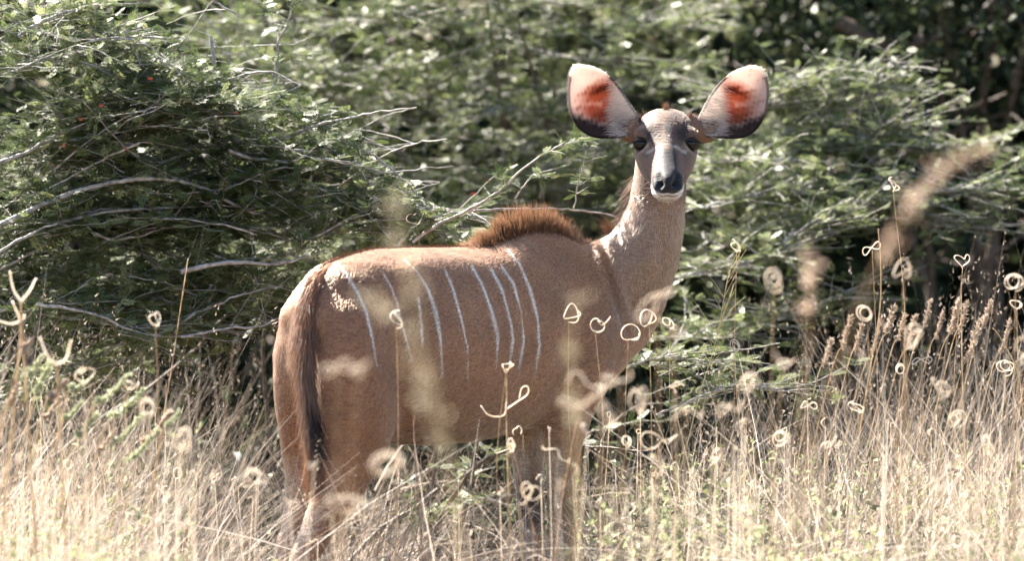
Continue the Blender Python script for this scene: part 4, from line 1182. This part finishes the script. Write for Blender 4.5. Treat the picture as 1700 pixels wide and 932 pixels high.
# ================================================================== grass
straw = ramp_mat('dry straw', srgb(134, 114, 98), srgb(178, 162, 146), srgb(216, 206, 196), rough=.55, spec=.35, transl=.4)
weed = ramp_mat('weed leaf', srgb(102, 112, 74), srgb(146, 152, 110), srgb(192, 194, 158), rough=.6, spec=.3, transl=.4)
def clear_of_kudu(x, y):
    s = (x - KX0) * CPH + y * SPH; t = (x - KX0) * SPH - y * CPH
    return (np.abs(t) > .16) | (s < -.72) | (s > .40)
def field(n, y0, y1, half):
    y = RNG.uniform(y0, y1, n * 2); x = RNG.uniform(-1, 1, n * 2) * (half + .09 * (y + 1))
    # clumped
    cl = vnoise(np.stack([x, y, x * 0], 1), 5, 91) + .6 * vnoise(np.stack([x, y, x * 0], 1), 14, 92)
    ok = (cl + RNG.normal(size=n * 2) * .35 > -.05) & clear_of_kudu(x, y)
    gap = (x > -.92) & (x < -.55) & (y > -.9) & (RNG.random(n * 2) < .93)
    gap |= (x > -.45) & (x < .02) & (y > .1) & (RNG.random(n * 2) < .6)
    legs = (x > -.70) & (x < .22) & (y > -3.4) & (y < -.15) & (RNG.random(n * 2) < .78)
    ok &= ~gap & ~legs
    return x[ok][:n], y[ok][:n]
accG = []; 
def blades(n, y0, y1, half, h0, h1, w0, w1, lean, segs=4):
    x, y = field(n, y0, y1, half); m = len(x)
    rt = np.stack([x, y, gz(x, y) - .02], 1)
    d = unit(np.stack([RNG.normal(size=m) * lean + .08, RNG.normal(size=m) * lean, np.ones(m)], 1))
    h = RNG.uniform(h0, h1, m) * (1 + .22 * sstep(.45, .8, np.abs(x - .05)) * (y > -1.2)) * np.clip(.92 + .28 * vnoise(np.stack([x, y, x * 0], 1), 6, 95), .55, 1.3)
    bend = np.stack([RNG.normal(size=m) * .18 + .03, RNG.normal(size=m) * .12, -np.abs(RNG.normal(size=m)) * .10], 1)
    tint = np.clip(RNG.normal(.55, .28, m), 0, 1)
    V, F, A = ribbons(rt, d, h, RNG.uniform(w0, w1, m), bend, segs, tint)
    return V, F, A, rt + d * h[:, None] + bend, d
gacc = Acc()
for args in ((700, -4.6, -2.4, 1.25, .50, .80, .0028, .0050, .22), (1100, -4.8, -2.0, 1.25, .55, .86, .0013, .0018, .16), (3600, -2.4, -.9, 1.6, .34, .66, .0030, .0060, .42), (5200, -.9, .7, 1.7, .38, .80, .0030, .0056, .42), (4500, .7, 2.8, 2.1, .35, .76, .0030, .0056, .34), (1500, -2.6, -.6, 1.6, .42, .70, .0016, .0024, .24), (1800, -.6, 2.2, 1.9, .60, .92, .0014, .0022, .18)):
    V, F, A, tips, d = blades(*args); gacc.add(V, F, A)
    # seed spikelets near the tips of the thin stems
    if args[6] < .002:
        k = 7; m = len(tips); f = RNG.uniform(0, .16, (m, k)); base = (tips[:, None] - d[:, None] * f[..., None]).reshape(-1, 3)
        base += RNG.normal(size=base.shape) * .006
        dd = unit(np.repeat(d, k, 0) + RNG.normal(size=base.shape) * .55)
        V, F, A = ribbons(base, dd, RNG.uniform(.006, .014, len(base)), .0032, np.zeros(base.shape), 1, np.clip(RNG.normal(.45, .2, len(base)), 0, 1)); gacc.add(V, F, A)
# bent dead stems in the gap beside the rump and under the belly
n = 420
rt = np.stack([RNG.uniform(-1.0, -.45, n), RNG.uniform(-.2, .5, n), np.zeros(n)], 1)
d = unit(np.stack([RNG.normal(size=n) * .45, RNG.normal(size=n) * .3, np.ones(n)], 1))
V, F, A = ribbons(rt, d, RNG.uniform(.4, .85, n), RNG.uniform(.002, .0035, n), np.stack([RNG.normal(size=n) * .22, RNG.normal(size=n) * .1, -np.abs(RNG.normal(size=n)) * .2], 1), 5, np.clip(RNG.normal(.7, .2, n), 0, 1)); gacc.add(V, F, A)
# lodged stalks lying across one another
x, y = field(2200, -2.2, 1.6, 1.8); m = len(x)
rt = np.stack([x, y, RNG.uniform(.08, .42, m)], 1); d = unit(np.stack([RNG.normal(size=m), RNG.normal(size=m) * .6, RNG.uniform(-.1, .7, m)], 1))
V, F, A = ribbons(rt, d, RNG.uniform(.2, .5, m), RNG.uniform(.0022, .004, m), np.stack([RNG.normal(size=m) * .08, RNG.normal(size=m) * .06, -np.abs(RNG.normal(size=m)) * .10], 1), 5, np.clip(RNG.normal(.6, .3, m), 0, 1)); gacc.add(V, F, A)
grass = link('dry_grass', gacc.mesh('dry_grass', attr='tint'), mat=straw)
tag(grass, 'pale dry grass and straw across the bottom of the picture', 'grass', kind='stuff')
# low leafy weeds mixed in
wacc = Acc(); x, y = field(5000, -3.2, 2.0, 1.9); m = len(x)
lowleft = (x < -.55) | (x > .2); x, y = x[lowleft], y[lowleft]; m = len(x)
rt = np.stack([x, y, gz(x, y) - .02], 1); h = RNG.uniform(.25, .62, m); d = unit(np.stack([RNG.normal(size=m) * .18, RNG.normal(size=m) * .18, np.ones(m)], 1))
V, F, A = ribbons(rt, d, h, .002, np.zeros((m, 3)), 2, np.full(m, .3)); wacc.add(V, F, A)
k = 11; f = RNG.uniform(.35, 1, (m, k)); lp = (rt[:, None] + d[:, None] * (f * h[:, None])[..., None]).reshape(-1, 3); nl = len(lp)
me = leaves_to_mesh('w', BROAD[0], lp, unit(RNG.normal(size=(nl, 3)) + np.array((0, 0, .3))), unit(RNG.normal(size=(nl, 3)) * .6 + np.array((0, 0, 1))), RNG.uniform(.012, .028, nl), np.clip(RNG.normal(.55, .25, nl), 0, 1))
LV = np.zeros(len(me.vertices) * 3, np.float32); me.vertices.foreach_get('co', LV); LV = LV.reshape(-1, 3); LT = np.zeros(len(me.vertices), np.float32); me.attributes['tint'].data.foreach_get('value', LT)
LF = (BROAD[0][1][None] + (np.arange(nl) * len(BROAD[0][0]))[:, None, None]).reshape(-1, 4); wacc.add(LV, LF, LT); bpy.data.meshes.remove(me)
o = link('leafy_weeds', wacc.mesh('leafy_weeds', False, 'tint'), mat=weed)
tag(o, 'small pale green leafy weeds growing through the dry grass', 'weeds', kind='stuff')
# ================================================================== curled seed stalks, spikes and stems
def husk_mat(name, c0, c1, tr=.6):
    m = bark_mat(name, c0, c1); nt = m.node_tree; cr = [n for n in nt.nodes if n.type == 'VALTORGB'][0]; p = nt.nodes['Principled BSDF']; out = nt.nodes['Material Output']
    t = nt.nodes.new('ShaderNodeBsdfTranslucent'); ms = nt.nodes.new('ShaderNodeMixShader'); ms.inputs[0].default_value = tr
    nt.links.new(cr.outputs[0], t.inputs[0]); nt.links.new(p.outputs[0], ms.inputs[1]); nt.links.new(t.outputs[0], ms.inputs[2]); nt.links.new(ms.outputs[0], out.inputs[0])
    return m
cream = husk_mat('curled husk', srgb(238, 224, 206), srgb(250, 244, 234))
stemm = husk_mat('straw stem', srgb(170, 150, 124), srgb(212, 196, 172))
rusty = bark_mat('rust stem', srgb(140, 104, 82), srgb(180, 142, 114))
def curl_path(kind, s, seed):
    """2D-ish outline in metres (x right, z up, y depth), starts at the stalk top"""
    r = np.random.default_rng(seed); w = lambda t, a, b: .12 * s * np.sin(t * a + b)
    t = np.linspace(0, 1, 46)
    if kind == 'ring':
        a = t * 6.28 * 1.35 - 1.57; q = s * (1 - .12 * t)
        return np.stack([q * np.cos(a), w(t, 7, 1), s + q * np.sin(a)], 1)
    if kind == 'coil':
        a = t * 6.28 * 2.6 - 1.57; q = s * (1 - .35 * t)
        return np.stack([q * np.cos(a) * .9 + .2 * s * t, .5 * s * t, s + q * np.sin(a)], 1)
    if kind == 'heart':
        a = t * 2 * np.pi
        x = np.sin(a) ** 3; z = (13 * np.cos(a) - 5 * np.cos(2 * a) - 2 * np.cos(3 * a) - np.cos(4 * a)) / 16
        x, z = np.roll(x, 23), np.roll(z, 23)
        return np.stack([s * x * 1.05, w(t, 5, 0), s * (z + 1.05)], 1)
    if kind == 'bow':
        a = t * 2 * np.pi
        return np.stack([s * 1.5 * np.sin(a), w(t, 9, 0), s * .55 * np.sin(2 * a) + s * .35 + .25 * s * np.sin(a)], 1)
    if kind == 'knot':
        a = t * 2 * np.pi * 2
        return np.stack([s * (.75 * np.sin(a) * .9 + .25 * np.sin(a * 1.5)), .4 * s * np.cos(a * 1.5), s * (1 + .95 * -np.cos(a * .75))], 1)
    if kind == 'tailring':
        a = t * 6.28 * 1.15 + .2; q = s * .75
        p = np.stack([q * np.cos(a), w(t, 4, 0), q * np.sin(a) * .7 + .5 * s], 1)
        e = np.stack([np.linspace(.75, 1.6, 12) * s, np.zeros(12), np.linspace(.6, 1.5, 12) * s], 1)
        return np.vstack([p, e])
    if kind == 'wave':
        x = np.linspace(-1.2, 1.2, 46) * s
        return np.stack([x, w(t, 5, 0), s * (.45 * np.sin(t * 6) + .6 * t)], 1)
    if kind == 'hook':
        a = t * 4.4 - .6; q = s * .8
        return np.stack([q * np.cos(a) - .8 * s, w(t, 5, 0), q * np.sin(a) + .6 * s], 1)
def curl(px, py, kind, size, y, label, lean=0.0, stem_mat=None, thick=.0013, foot=None):
    root_px = pos(px, py, y); gx_ = root_px[0] - lean; gy_ = y + RNG.normal() * .05
    base = np.array((gx_, gy_, float(gz(gx_, gy_)) - .02))
    root = empty('curled_seed_stalk', base); tag(root, label, 'seed stalk', 'curled seed stalks in the grass')
    s = size / PXM * (y + 14) / 14 * RNG.uniform(.85, 1.1)
    if y < -1.1: thick = .0011; kind = {'ring': 'tailring'}.get(kind, kind) if int(px) % 3 else kind
    top = root_px - np.array((0, 0, s * .9))
    ctrl = np.array([base, base + (top - base) * .35 + np.array((RNG.normal() * .02, 0, 0)), base + (top - base) * .72 + np.array((RNG.normal() * .015, 0, 0)), top])
    V, F = tube(catmull(ctrl, 24), np.linspace(.0015, .0009, 24), 5)
    link('stem', quick_mesh('stem', V, F), root, stem_mat or stemm)
    cp = curl_path(kind, s, int(px)); az = RNG.uniform(-.6, .6); ca, sa = math.cos(az), math.sin(az)
    tl = RNG.uniform(-.35, .35); ct, st_ = math.cos(tl), math.sin(tl)
    x, yy, z = cp.T; x, z = x * ct - z * st_, x * st_ + z * ct
    cp = np.stack([x * ca - yy * sa, x * sa + yy * ca, z], 1) + top
    tt = np.linspace(0, 1, len(cp)); rs = np.random.default_rng(int(px * 7 + py))
    for ax_ in range(3): cp[:, ax_] += s * sum(rs.normal() * (.15 if y > -1.1 else .24) * np.sin(tt * f_ + rs.uniform(0, 6)) for f_ in (5, 9, 15))
    cp = cp - cp[0] + top if kind in ('ring', 'coil', 'heart') else cp
    V, F = tube(cp, thick * (.75 + .5 * np.abs(np.sin(np.linspace(0, 9, len(cp))))), 6)
    link('curl', quick_mesh('curl', V, F), root, cream)
C_ = [
    (1483, 308, 'knot', 11, .1, 'tall stalk ending in a narrow knotted loop, below the slanting seed head tip', -.02),
    (1598, 436, 'heart', 14, .0, 'neat open heart on a straight stalk before the dark gap at far right', .01),
    (1448, 405, 'bow', 12, .5, 'two-looped bow on a leaning stalk just left of the slanting seed head', -.03),
    (1223, 410, 'knot', 11, .1, 'tight knotted curl right of the neck, level with its base', .02),
    (658, 530, 'knot', 15, -.9, 'knotted round curl in front of the second flank stripe', .02),
    (695, 364, 'heart', 13, .4, 'thin heart-shaped curl just above the antelope back', .0),
    (944, 522, 'ring', 13, -.4, 'left ring of the pair on the shoulder', -.02),
    (988, 532, 'tailring', 17, -.5, 'ring with a straight tail in front of the shoulder', -.03),
    (1043, 551, 'ring', 14, -.3, 'single open ring at the foot of the neck fold', -.02),
    (1078, 526, 'ring', 13, -.5, 'small ring over the lower neck beside the blurred bow', -.02),
    (1112, 537, 'ring', 9, -.2, 'smallest ring at the front edge of the chest', -.01),
    (840, 608, 'ring', 8, -.7, 'tiny ring on top of the upright shoot over the belly', .0),
    (868, 714, 'hook', 10, -.6, 'small hook at the elbow under the chest', .0),
    (925, 742, 'wave', 22, -1.4, 'wavy blurred curl in front of the near foreleg', .02),
    (862, 826, 'coil', 16, -1.7, 'blurred coil over the dark knee of the far foreleg', -.02),
    (870, 872, 'hook', 12, -.7, 'sharp S-shaped hook low on the far foreleg', .01),
    (845, 742, 'coil', 12, -1.2, 'small coil on the pale inside of the far foreleg', .0),
    (1217, 578, 'coil', 11, -.1, 'round double coil in the grass below the branched panicle', .02),
    (1440, 521, 'coil', 12, -.9, 'blurred round coil below the slanting seed head', -.02),
    (258, 531, 'knot', 11, -1.2, 'knotted curl on a thick stem against the left bush', .03),
    (1090, 486, 'bow', 21, -3.2, 'large blurred bow across the lower neck', .0),
    (1118, 533, 'wave', 20, -3.0, 'blurred wavy curl at the chest edge', .0),
    (965, 618, 'wave', 26, -3.1, 'blurred long curl across the upper foreleg', .03),
    (998, 640, 'ring', 15, -3.0, 'blurred ring at the front of the shoulder below the wavy curl', .0),
    (1005, 690, 'knot', 18, -3.4, 'bright blurred knot where the chest meets the grass', .0),
    (560, 602, 'bow', 20, -4.2, 'soft blurred bow on the haunch below the first stripe', .02),
    (595, 612, 'ring', 14, -4.6, 'soft blurred ring on the haunch beside the bow', .02),
    (635, 765, 'coil', 22, -3.8, 'large blurred coil at the front of the thigh', .03),
    (600, 815, 'wave', 26, -4.0, 'broad blurred curl low over the hind leg', .0),
    (570, 840, 'ring', 20, -3.6, 'blurred ring near the hock behind the broad curl', .0),
    (1285, 462, 'coil', 15, -2.2, 'blurred coil between the neck and the slanting seed head', .0),
    (1686, 470, 'coil', 14, -1.0, 'upper of the two coils at the right edge', .02),
    (1688, 506, 'ring', 8, -.5, 'small coil under the larger one at the right edge', .01),
    (1692, 592, 'coil', 17, -2.0, 'blurred coil at the right edge above the grass', .0),
    (1500, 447, 'ring', 13, -1.8, 'blurred ring right beside the tall knotted stalk', .02),
    (1502, 566, 'coil', 18, -2.0, 'big blurred coil below the tall knotted stalk', .0),
    (1530, 592, 'bow', 12, -.3, 'sharp bow in the grass under the far right heart', .02),
    (1495, 613, 'coil', 9, -.2, 'small sharp coil just left of the grass bow', .0),
    (1425, 678, 'knot', 12, -.5, 'round knot in the middle of the right grass', .02),
    (1342, 668, 'bow', 10, -.6, 'small bow in the grass left of the round knot', .0),
    (1287, 728, 'coil', 12, -.8, 'double coil in the lower right grass', .01),
    (1668, 612, 'coil', 13, -.4, 'coil low at the right edge under the blurred one', .0),
    (1061, 670, 'coil', 16, -2.4, 'blurred coil just in front of the chest over the grass', .0),
    (1205, 672, 'ring', 20, -2.6, 'large pale blurred ring in the grass under the branched panicle', .0),
    (1140, 672, 'wave', 20, -2.6, 'pale blurred curl left of the large pale ring', .0),
    (1120, 640, 'ring', 10, -1.2, 'small blurred ring above the pale curl', .0),
    (1040, 735, 'ring', 12, -1.0, 'small ring in the grass beside the near foreleg', .0),
    (1095, 720, 'bow', 16, -1.3, 'bow in the grass right of the forelegs', .0),
    (148, 625, 'heart', 13, -1.5, 'blurred heart above the green spikes at left', .0),
    (212, 635, 'ring', 11, -1.3, 'blurred ring beside the left heart', .0),
    (245, 682, 'coil', 16, -1.8, 'blurred coil over the green spikes', .0),
    (296, 730, 'coil', 17, -2.0, 'lowest blurred coil right of the green spikes', .0),
    (1372, 735, 'ring', 12, -1.4, 'pale ring left of the double coil in the lower right', .0),
    (1590, 700, 'coil', 13, -1.2, 'blurred coil in the lower right corner grass', .0),
    (1030, 612, 'wave', 22, -3.4, 'soft blurred curl at the chest edge above the grass', .0),
    (960, 660, 'bow', 18, -3.6, 'soft blurred bow at the top of the near foreleg', .0),
    (1240, 640, 'coil', 15, -2.8, 'soft pale coil up and right of the large pale ring', .0),
    (1300, 600, 'ring', 13, -2.4, 'soft pale ring under the short rosy tuft', .0),
    (1090, 775, 'knot', 18, -2.2, 'soft pale knot low right of the forelegs', .0),
    (1560, 650, 'coil', 14, -1.6, 'blurred coil under the brush spikes at right', .0),
    (1640, 740, 'knot', 16, -2.0, 'soft pale knot in the bottom right corner', .0),
    (420, 800, 'coil', 16, -1.8, 'blurred coil in the grass left of the hind legs', .0),
    (1180, 760, 'coil', 14, -1.6, 'blurred coil low in the grass between legs and right edge', .0),
]
for px, py, kd, sz, y, lb, ln in C_: curl(px, py, kd, sz, y, lb, ln)

def stem_thing(name, label, cat, group, pts, y0, y1, r0, r1, mat):
    """a plain stem drawn through pixels, carried on down to the ground"""
    n = len(pts); P_ = [pos(a, b_, y0 + (y1 - y0) * i / max(1, n - 1)) for i, (a, b_) in enumerate(pts)]
    d = P_[0] - P_[1]; g = P_[0] + d / (abs(d[2]) + 1e-6) * 0; 
    gx_ = P_[0][0] + np.clip(d[0] / (abs(d[2]) + 1e-3), -.25, .25) * P_[0][2]; base = np.array((gx_, y0, float(gz(gx_, y0)) - .02))
    root = empty(name, base); tag(root, label, cat, group)
    path = catmull([base, (base + P_[0]) / 2] + P_, 40)
    V, F = tube(path, np.linspace(r0, r1, 40), 6); link('stem', quick_mesh('stem', V, F), root, mat)
    return root, path

# forked husks at the left edge and the anchor-shaped shoot over the belly
def fork(label, pts_stem, arms, y, r=.0035):
    root, path = stem_thing('forked_husk', label, 'seed stalk', 'forked dry husks', pts_stem, y, y, r * .8, r * .7, stemm)
    for arm in arms:
        pp = catmull([pos(a, b_, y) for a, b_ in arm], 18); V, F = tube(pp, np.linspace(r, r * .6, 18), 7); link('arm', quick_mesh('arm', V, F), root, cream)
fork('antler-like forked husk at the left edge above the grass', [(40, 600), (36, 540), (34, 500)], [[(34, 500), (22, 480), (16, 450)], [(34, 502), (48, 485), (60, 462)]], -1.3)
fork('lower curved husk at the left edge under the antler-like one', [(30, 600), (34, 560), (34, 536)], [[(34, 534), (28, 518), (20, 500)], [(34, 534), (18, 538), (-6, 532)], [(34, 534), (40, 528), (40, 522)]], -1.3)
fork('blurred V-shaped husk among the left grass tops', [(98, 680), (96, 640), (94, 606)], [[(94, 606), (78, 590), (66, 560)], [(94, 606), (110, 595), (118, 565)]], -1.7)
fork('anchor-shaped dry shoot in front of the belly', [(842, 760), (841, 720), (841, 640), (840, 612)], [[(841, 668), (836, 690), (812, 690), (798, 674)], [(841, 680), (858, 668), (876, 655), (876, 642), (866, 645), (862, 662)]], -.7, .0022)

# spikelets on a stem
def spikelets(root, path, f0, f1, n, ln, wd, mat, out=.5, name='seed_head', leaf=True):
    path = catmull(path, 400); i = (RNG.uniform(f0, f1, n) ** .9 * (len(path) - 1)).astype(int); T = unit(np.gradient(path, axis=0))[i]
    d = unit(T + RNG.normal(size=(n, 3)) * out); sz = RNG.uniform(.7, 1.3, n) * ln
    t = broad_leaf(wd, .1, .05)
    me = leaves_to_mesh(name, t, path[i] + RNG.normal(size=(n, 3)) * .0015, d, RNG.normal(size=(n, 3)), sz, np.clip(RNG.normal(.6, .25, n), 0, 1))
    o = link(name, me, root, mat); o['kind'] = 'stuff'
spike_mat = ramp_mat('green spike', srgb(140, 148, 110), srgb(182, 186, 150), srgb(224, 224, 200), rough=.6, transl=.3)
brush_mat = ramp_mat('brush spike', srgb(150, 130, 112), srgb(190, 170, 150), srgb(222, 208, 194), rough=.6, transl=.3)
gold_mat = ramp_mat('golden spikelet', srgb(206, 192, 156), srgb(230, 218, 186), srgb(244, 236, 214), rough=.5, transl=.45)
rose_mat = ramp_mat('rose spikelet', srgb(206, 172, 148), srgb(226, 198, 174), srgb(240, 220, 200), rough=.5, transl=.45)
SP = [((52, 566), (31, 600)), ((83, 605), (52, 678)), ((142, 634), (109, 667)), ((109, 634), (72, 683)), ((215, 621), (145, 698)), ((240, 646), (171, 719)), ((284, 685), (228, 760)), ((297, 683), (269, 729)), ((137, 667), (98, 719)), ((191, 714), (155, 771)), ((70, 590), (40, 650)), ((235, 690), (180, 760)), ((30, 640), (4, 700)), ((262, 712), (205, 790)), ((160, 690), (118, 750)), ((100, 660), (62, 720))]
for k, (tip, low) in enumerate(SP):
    y = -.9 - .5 * RNG.random()
    wh = ['at the far left edge', 'second from the left edge', 'left of the blurred ring', 'short one beside the left heart', 'tallest and brightest in the middle', 'right of the tallest', 'rightmost long one', 'rightmost short one', 'beneath the blurred heart', 'low in the middle', 'thin one at the left', 'under the blurred coil', 'lowest at the left edge', 'lowest on the right', 'low left of the middle', 'behind the left ones'][k]
    mid = ((tip[0] + low[0]) / 2 - 2, (tip[1] + low[1]) / 2 + 1)
    root, path = stem_thing('green_seed_spike', 'slanting pale green seed spike in the left grass, ' + wh, 'seed spike', 'slanting green seed spikes', [low, mid, tip], y, y, .002, .0008, stemm)
    spikelets(root, path, .52, 1, int(RNG.uniform(180, 320)), RNG.uniform(.008, .012), .6, spike_mat if k % 3 else brush_mat, RNG.uniform(.6, 1.1))
for k in range(14):
    x = 1395 + k * 21 + RNG.normal() * 6; yt = 565 - 60 * math.sin(k / 13 * 2.6) + RNG.normal() * 14; y = .5 + RNG.random() * .5
    L = RNG.uniform(70, 110)
    side = ['first', 'second', 'third', 'fourth', 'fifth', 'sixth', 'seventh', 'eighth', 'ninth', 'tenth', 'eleventh', 'twelfth', 'thirteenth', 'last'][k]
    root, path = stem_thing('brush_grass_spike', 'brown brush-like grass spike, ' + side + ' from the left of the row before the dark gap', 'grass spike', 'brush-like grass spikes at right', [(x - L * .35, yt + L), (x - L * .14, yt + L * .5), (x, yt)], y, y, .0018, .0008, stemm)
    spikelets(root, path, RNG.uniform(.55, .72), 1, int(RNG.uniform(140, 260)), RNG.uniform(.010, .017), .18, brush_mat, RNG.uniform(.4, .8))

# tall blurred seed heads close to the camera
def seedhead(name, label, pts, y, f0, clumps, n, ln, mat, r=.0022):
    root, path = stem_thing(name, label, 'grass stalk', 'tall blurred stalks near the camera', pts, y, y, r, r * .4, mat if mat is not rose_mat else stemm)
    for (a, b_, rad) in clumps:
        c = pos(a, b_, y); s = rad / PXM * (y + 14) / 14; m = n
        P_ = c + RNG.normal(size=(m, 3)) * np.array((.45, .45, .6)) * s
        me = leaves_to_mesh('spikelet', broad_leaf(.4), P_, unit(RNG.normal(size=(m, 3)) + np.array((0, 0, .8))), RNG.normal(size=(m, 3)), RNG.uniform(.6, 1.3, m) * ln, np.clip(RNG.normal(.6, .25, m), 0, 1))
        o = link('spikelet', me, root, mat); o['kind'] = 'stuff'
    return root
gold_stem = bark_mat('golden stem', srgb(206, 186, 130), srgb(232, 214, 168))
seedhead('tall_grass_stalk', 'tall blurred golden grass stalk crossing the flank from back to belly', [(748, 800), (738, 730), (716, 660), (700, 590), (686, 500), (668, 430), (655, 330)], -6.2, .4,
         [(655, 345, 18), (652, 395, 20), (676, 440, 22), (684, 480, 24), (622, 502, 18), (650, 515, 18), (684, 560, 24), (700, 610, 20), (706, 640, 26), (716, 680, 28), (726, 720, 24)], 10, .011, gold_mat)
seedhead('tall_grass_stalk', 'blurred golden stalk with two tufts in front of the shoulder', [(950, 760), (948, 700), (948, 640), (946, 580), (954, 495)], -5.6, .4, [(954, 496, 20), (946, 580, 16), (948, 660, 13), (948, 700, 12)], 10, .010, gold_mat)
rt_ = seedhead('tall_grass_stalk', 'tall slanting blurred rosy seed head right of the antelope', [(1365, 690), (1395, 600), (1430, 500), (1465, 420), (1510, 345), (1570, 285), (1635, 240)], -5.4, .4,
         [(1630, 245, 17), (1600, 262, 17), (1570, 280, 20), (1545, 302, 20), (1522, 325, 20), (1512, 348, 18), (1480, 395, 16), (1470, 420, 16)], 14, .011, rose_mat, .0018)
seedhead('tall_grass_stalk', 'short blurred rosy tuft left of the slanting seed head', [(1330, 690), (1338, 600), (1345, 520), (1348, 440)], -4.8, .4, [(1348, 435, 20), (1345, 465, 17), (1338, 510, 14)], 18, .012, rose_mat)

# branched green panicle beside the chest
root, path = stem_thing('branched_panicle', 'thin branched green panicle standing right of the chest', 'grass stalk', 'fine grass stalks', [(1150, 700), (1166, 640), (1182, 590), (1196, 530), (1206, 470), (1212, 440)], .1, .1, .0016, .0006, gold_stem)
for k in range(34):
    i = RNG.integers(20, 39); d = unit(np.array((RNG.choice((-1, 1)) * RNG.uniform(.3, .9), RNG.normal() * .3, 1.0)))
    pp = wander(path[i], d, RNG.uniform(.04, .12), 6, .08); V, F = tube(pp, np.linspace(.0009, .0004, len(pp)), 4); link('branchlet', quick_mesh('branchlet', V, F), root, gold_stem)
# single fine stems
FS = [([(925, 900), (935, 820), (950, 740), (958, 700)], -1.0, rusty, 'rust-red thin stem in front of the near foreleg'),
      ([(905, 940), (880, 860), (858, 770), (850, 735)], -1.0, rusty, 'thin rust stem slanting over the far foreleg'),
      ([(968, 935), (962, 900), (957, 870)], -.9, stemm, 'short thick pale stem between the forelegs and the right grass'),
      ([(690, 760), (687, 720), (688, 690)], -.6, rusty, 'dark bare twig in front of the rear belly'),
      ([(270, 700), (285, 610), (300, 510), (312, 430)], -.1, stemm, 'tall thin brown stem against the left bush'),
      ([(1600, 700), (1597, 600), (1596, 520), (1596, 470)], .2, stemm, 'straight pale stem before the dark gap right of the heart stalk'),
      ([(1700, 700), (1690, 620), (1660, 560), (1648, 545)], .3, stemm, 'bent thin stem near the right edge'),
      ([(1440, 640), (1460, 520), (1462, 440), (1458, 380)], .2, stemm, 'thin stem crossing behind the slanting seed head')]
for pts, y, mt, lb in FS:
    stem_thing('grass_stem', lb, 'grass stem', 'fine grass stalks', pts, y, y, .0024, .0014, mt)

# countless tiny husks hanging over the grass
hacc = Acc()
for q in range(520):
    y = RNG.uniform(-3.2, .9); x = RNG.uniform(-1.5, 1.6)
    if -.68 < x < .2 and RNG.random() < .8: continue
    z = RNG.uniform(.36, .62) + .05 * RNG.normal() + (.12 if y < -1.5 else 0)
    s = RNG.uniform(.006, .015); cp = curl_path(('ring', 'hook', 'knot', 'wave', 'tailring')[q % 5], s, q)[::3]
    az = RNG.uniform(0, 6.28); ca, sa = math.cos(az), math.sin(az); cp = np.stack([cp[:, 0] * ca - cp[:, 1] * sa, cp[:, 0] * sa + cp[:, 1] * ca, cp[:, 2]], 1) + RNG.normal(size=(len(cp), 3)) * s * .12
    b0 = np.array((x, y, z)); V, F = tube(cp + b0, .0009, 4); hacc.add(V, F)
    V, F = tube(np.array([(x + RNG.normal() * .04, y, float(gz(x, y)) - .01), (x + RNG.normal() * .01, y, z * .6), b0 + cp[0]]), .0008, 4); hacc.add(V, F)
o = link('tiny_husks', hacc.mesh('tiny_husks'), mat=cream); tag(o, 'countless tiny pale seed husks hanging over the grass', 'husks', kind='stuff')
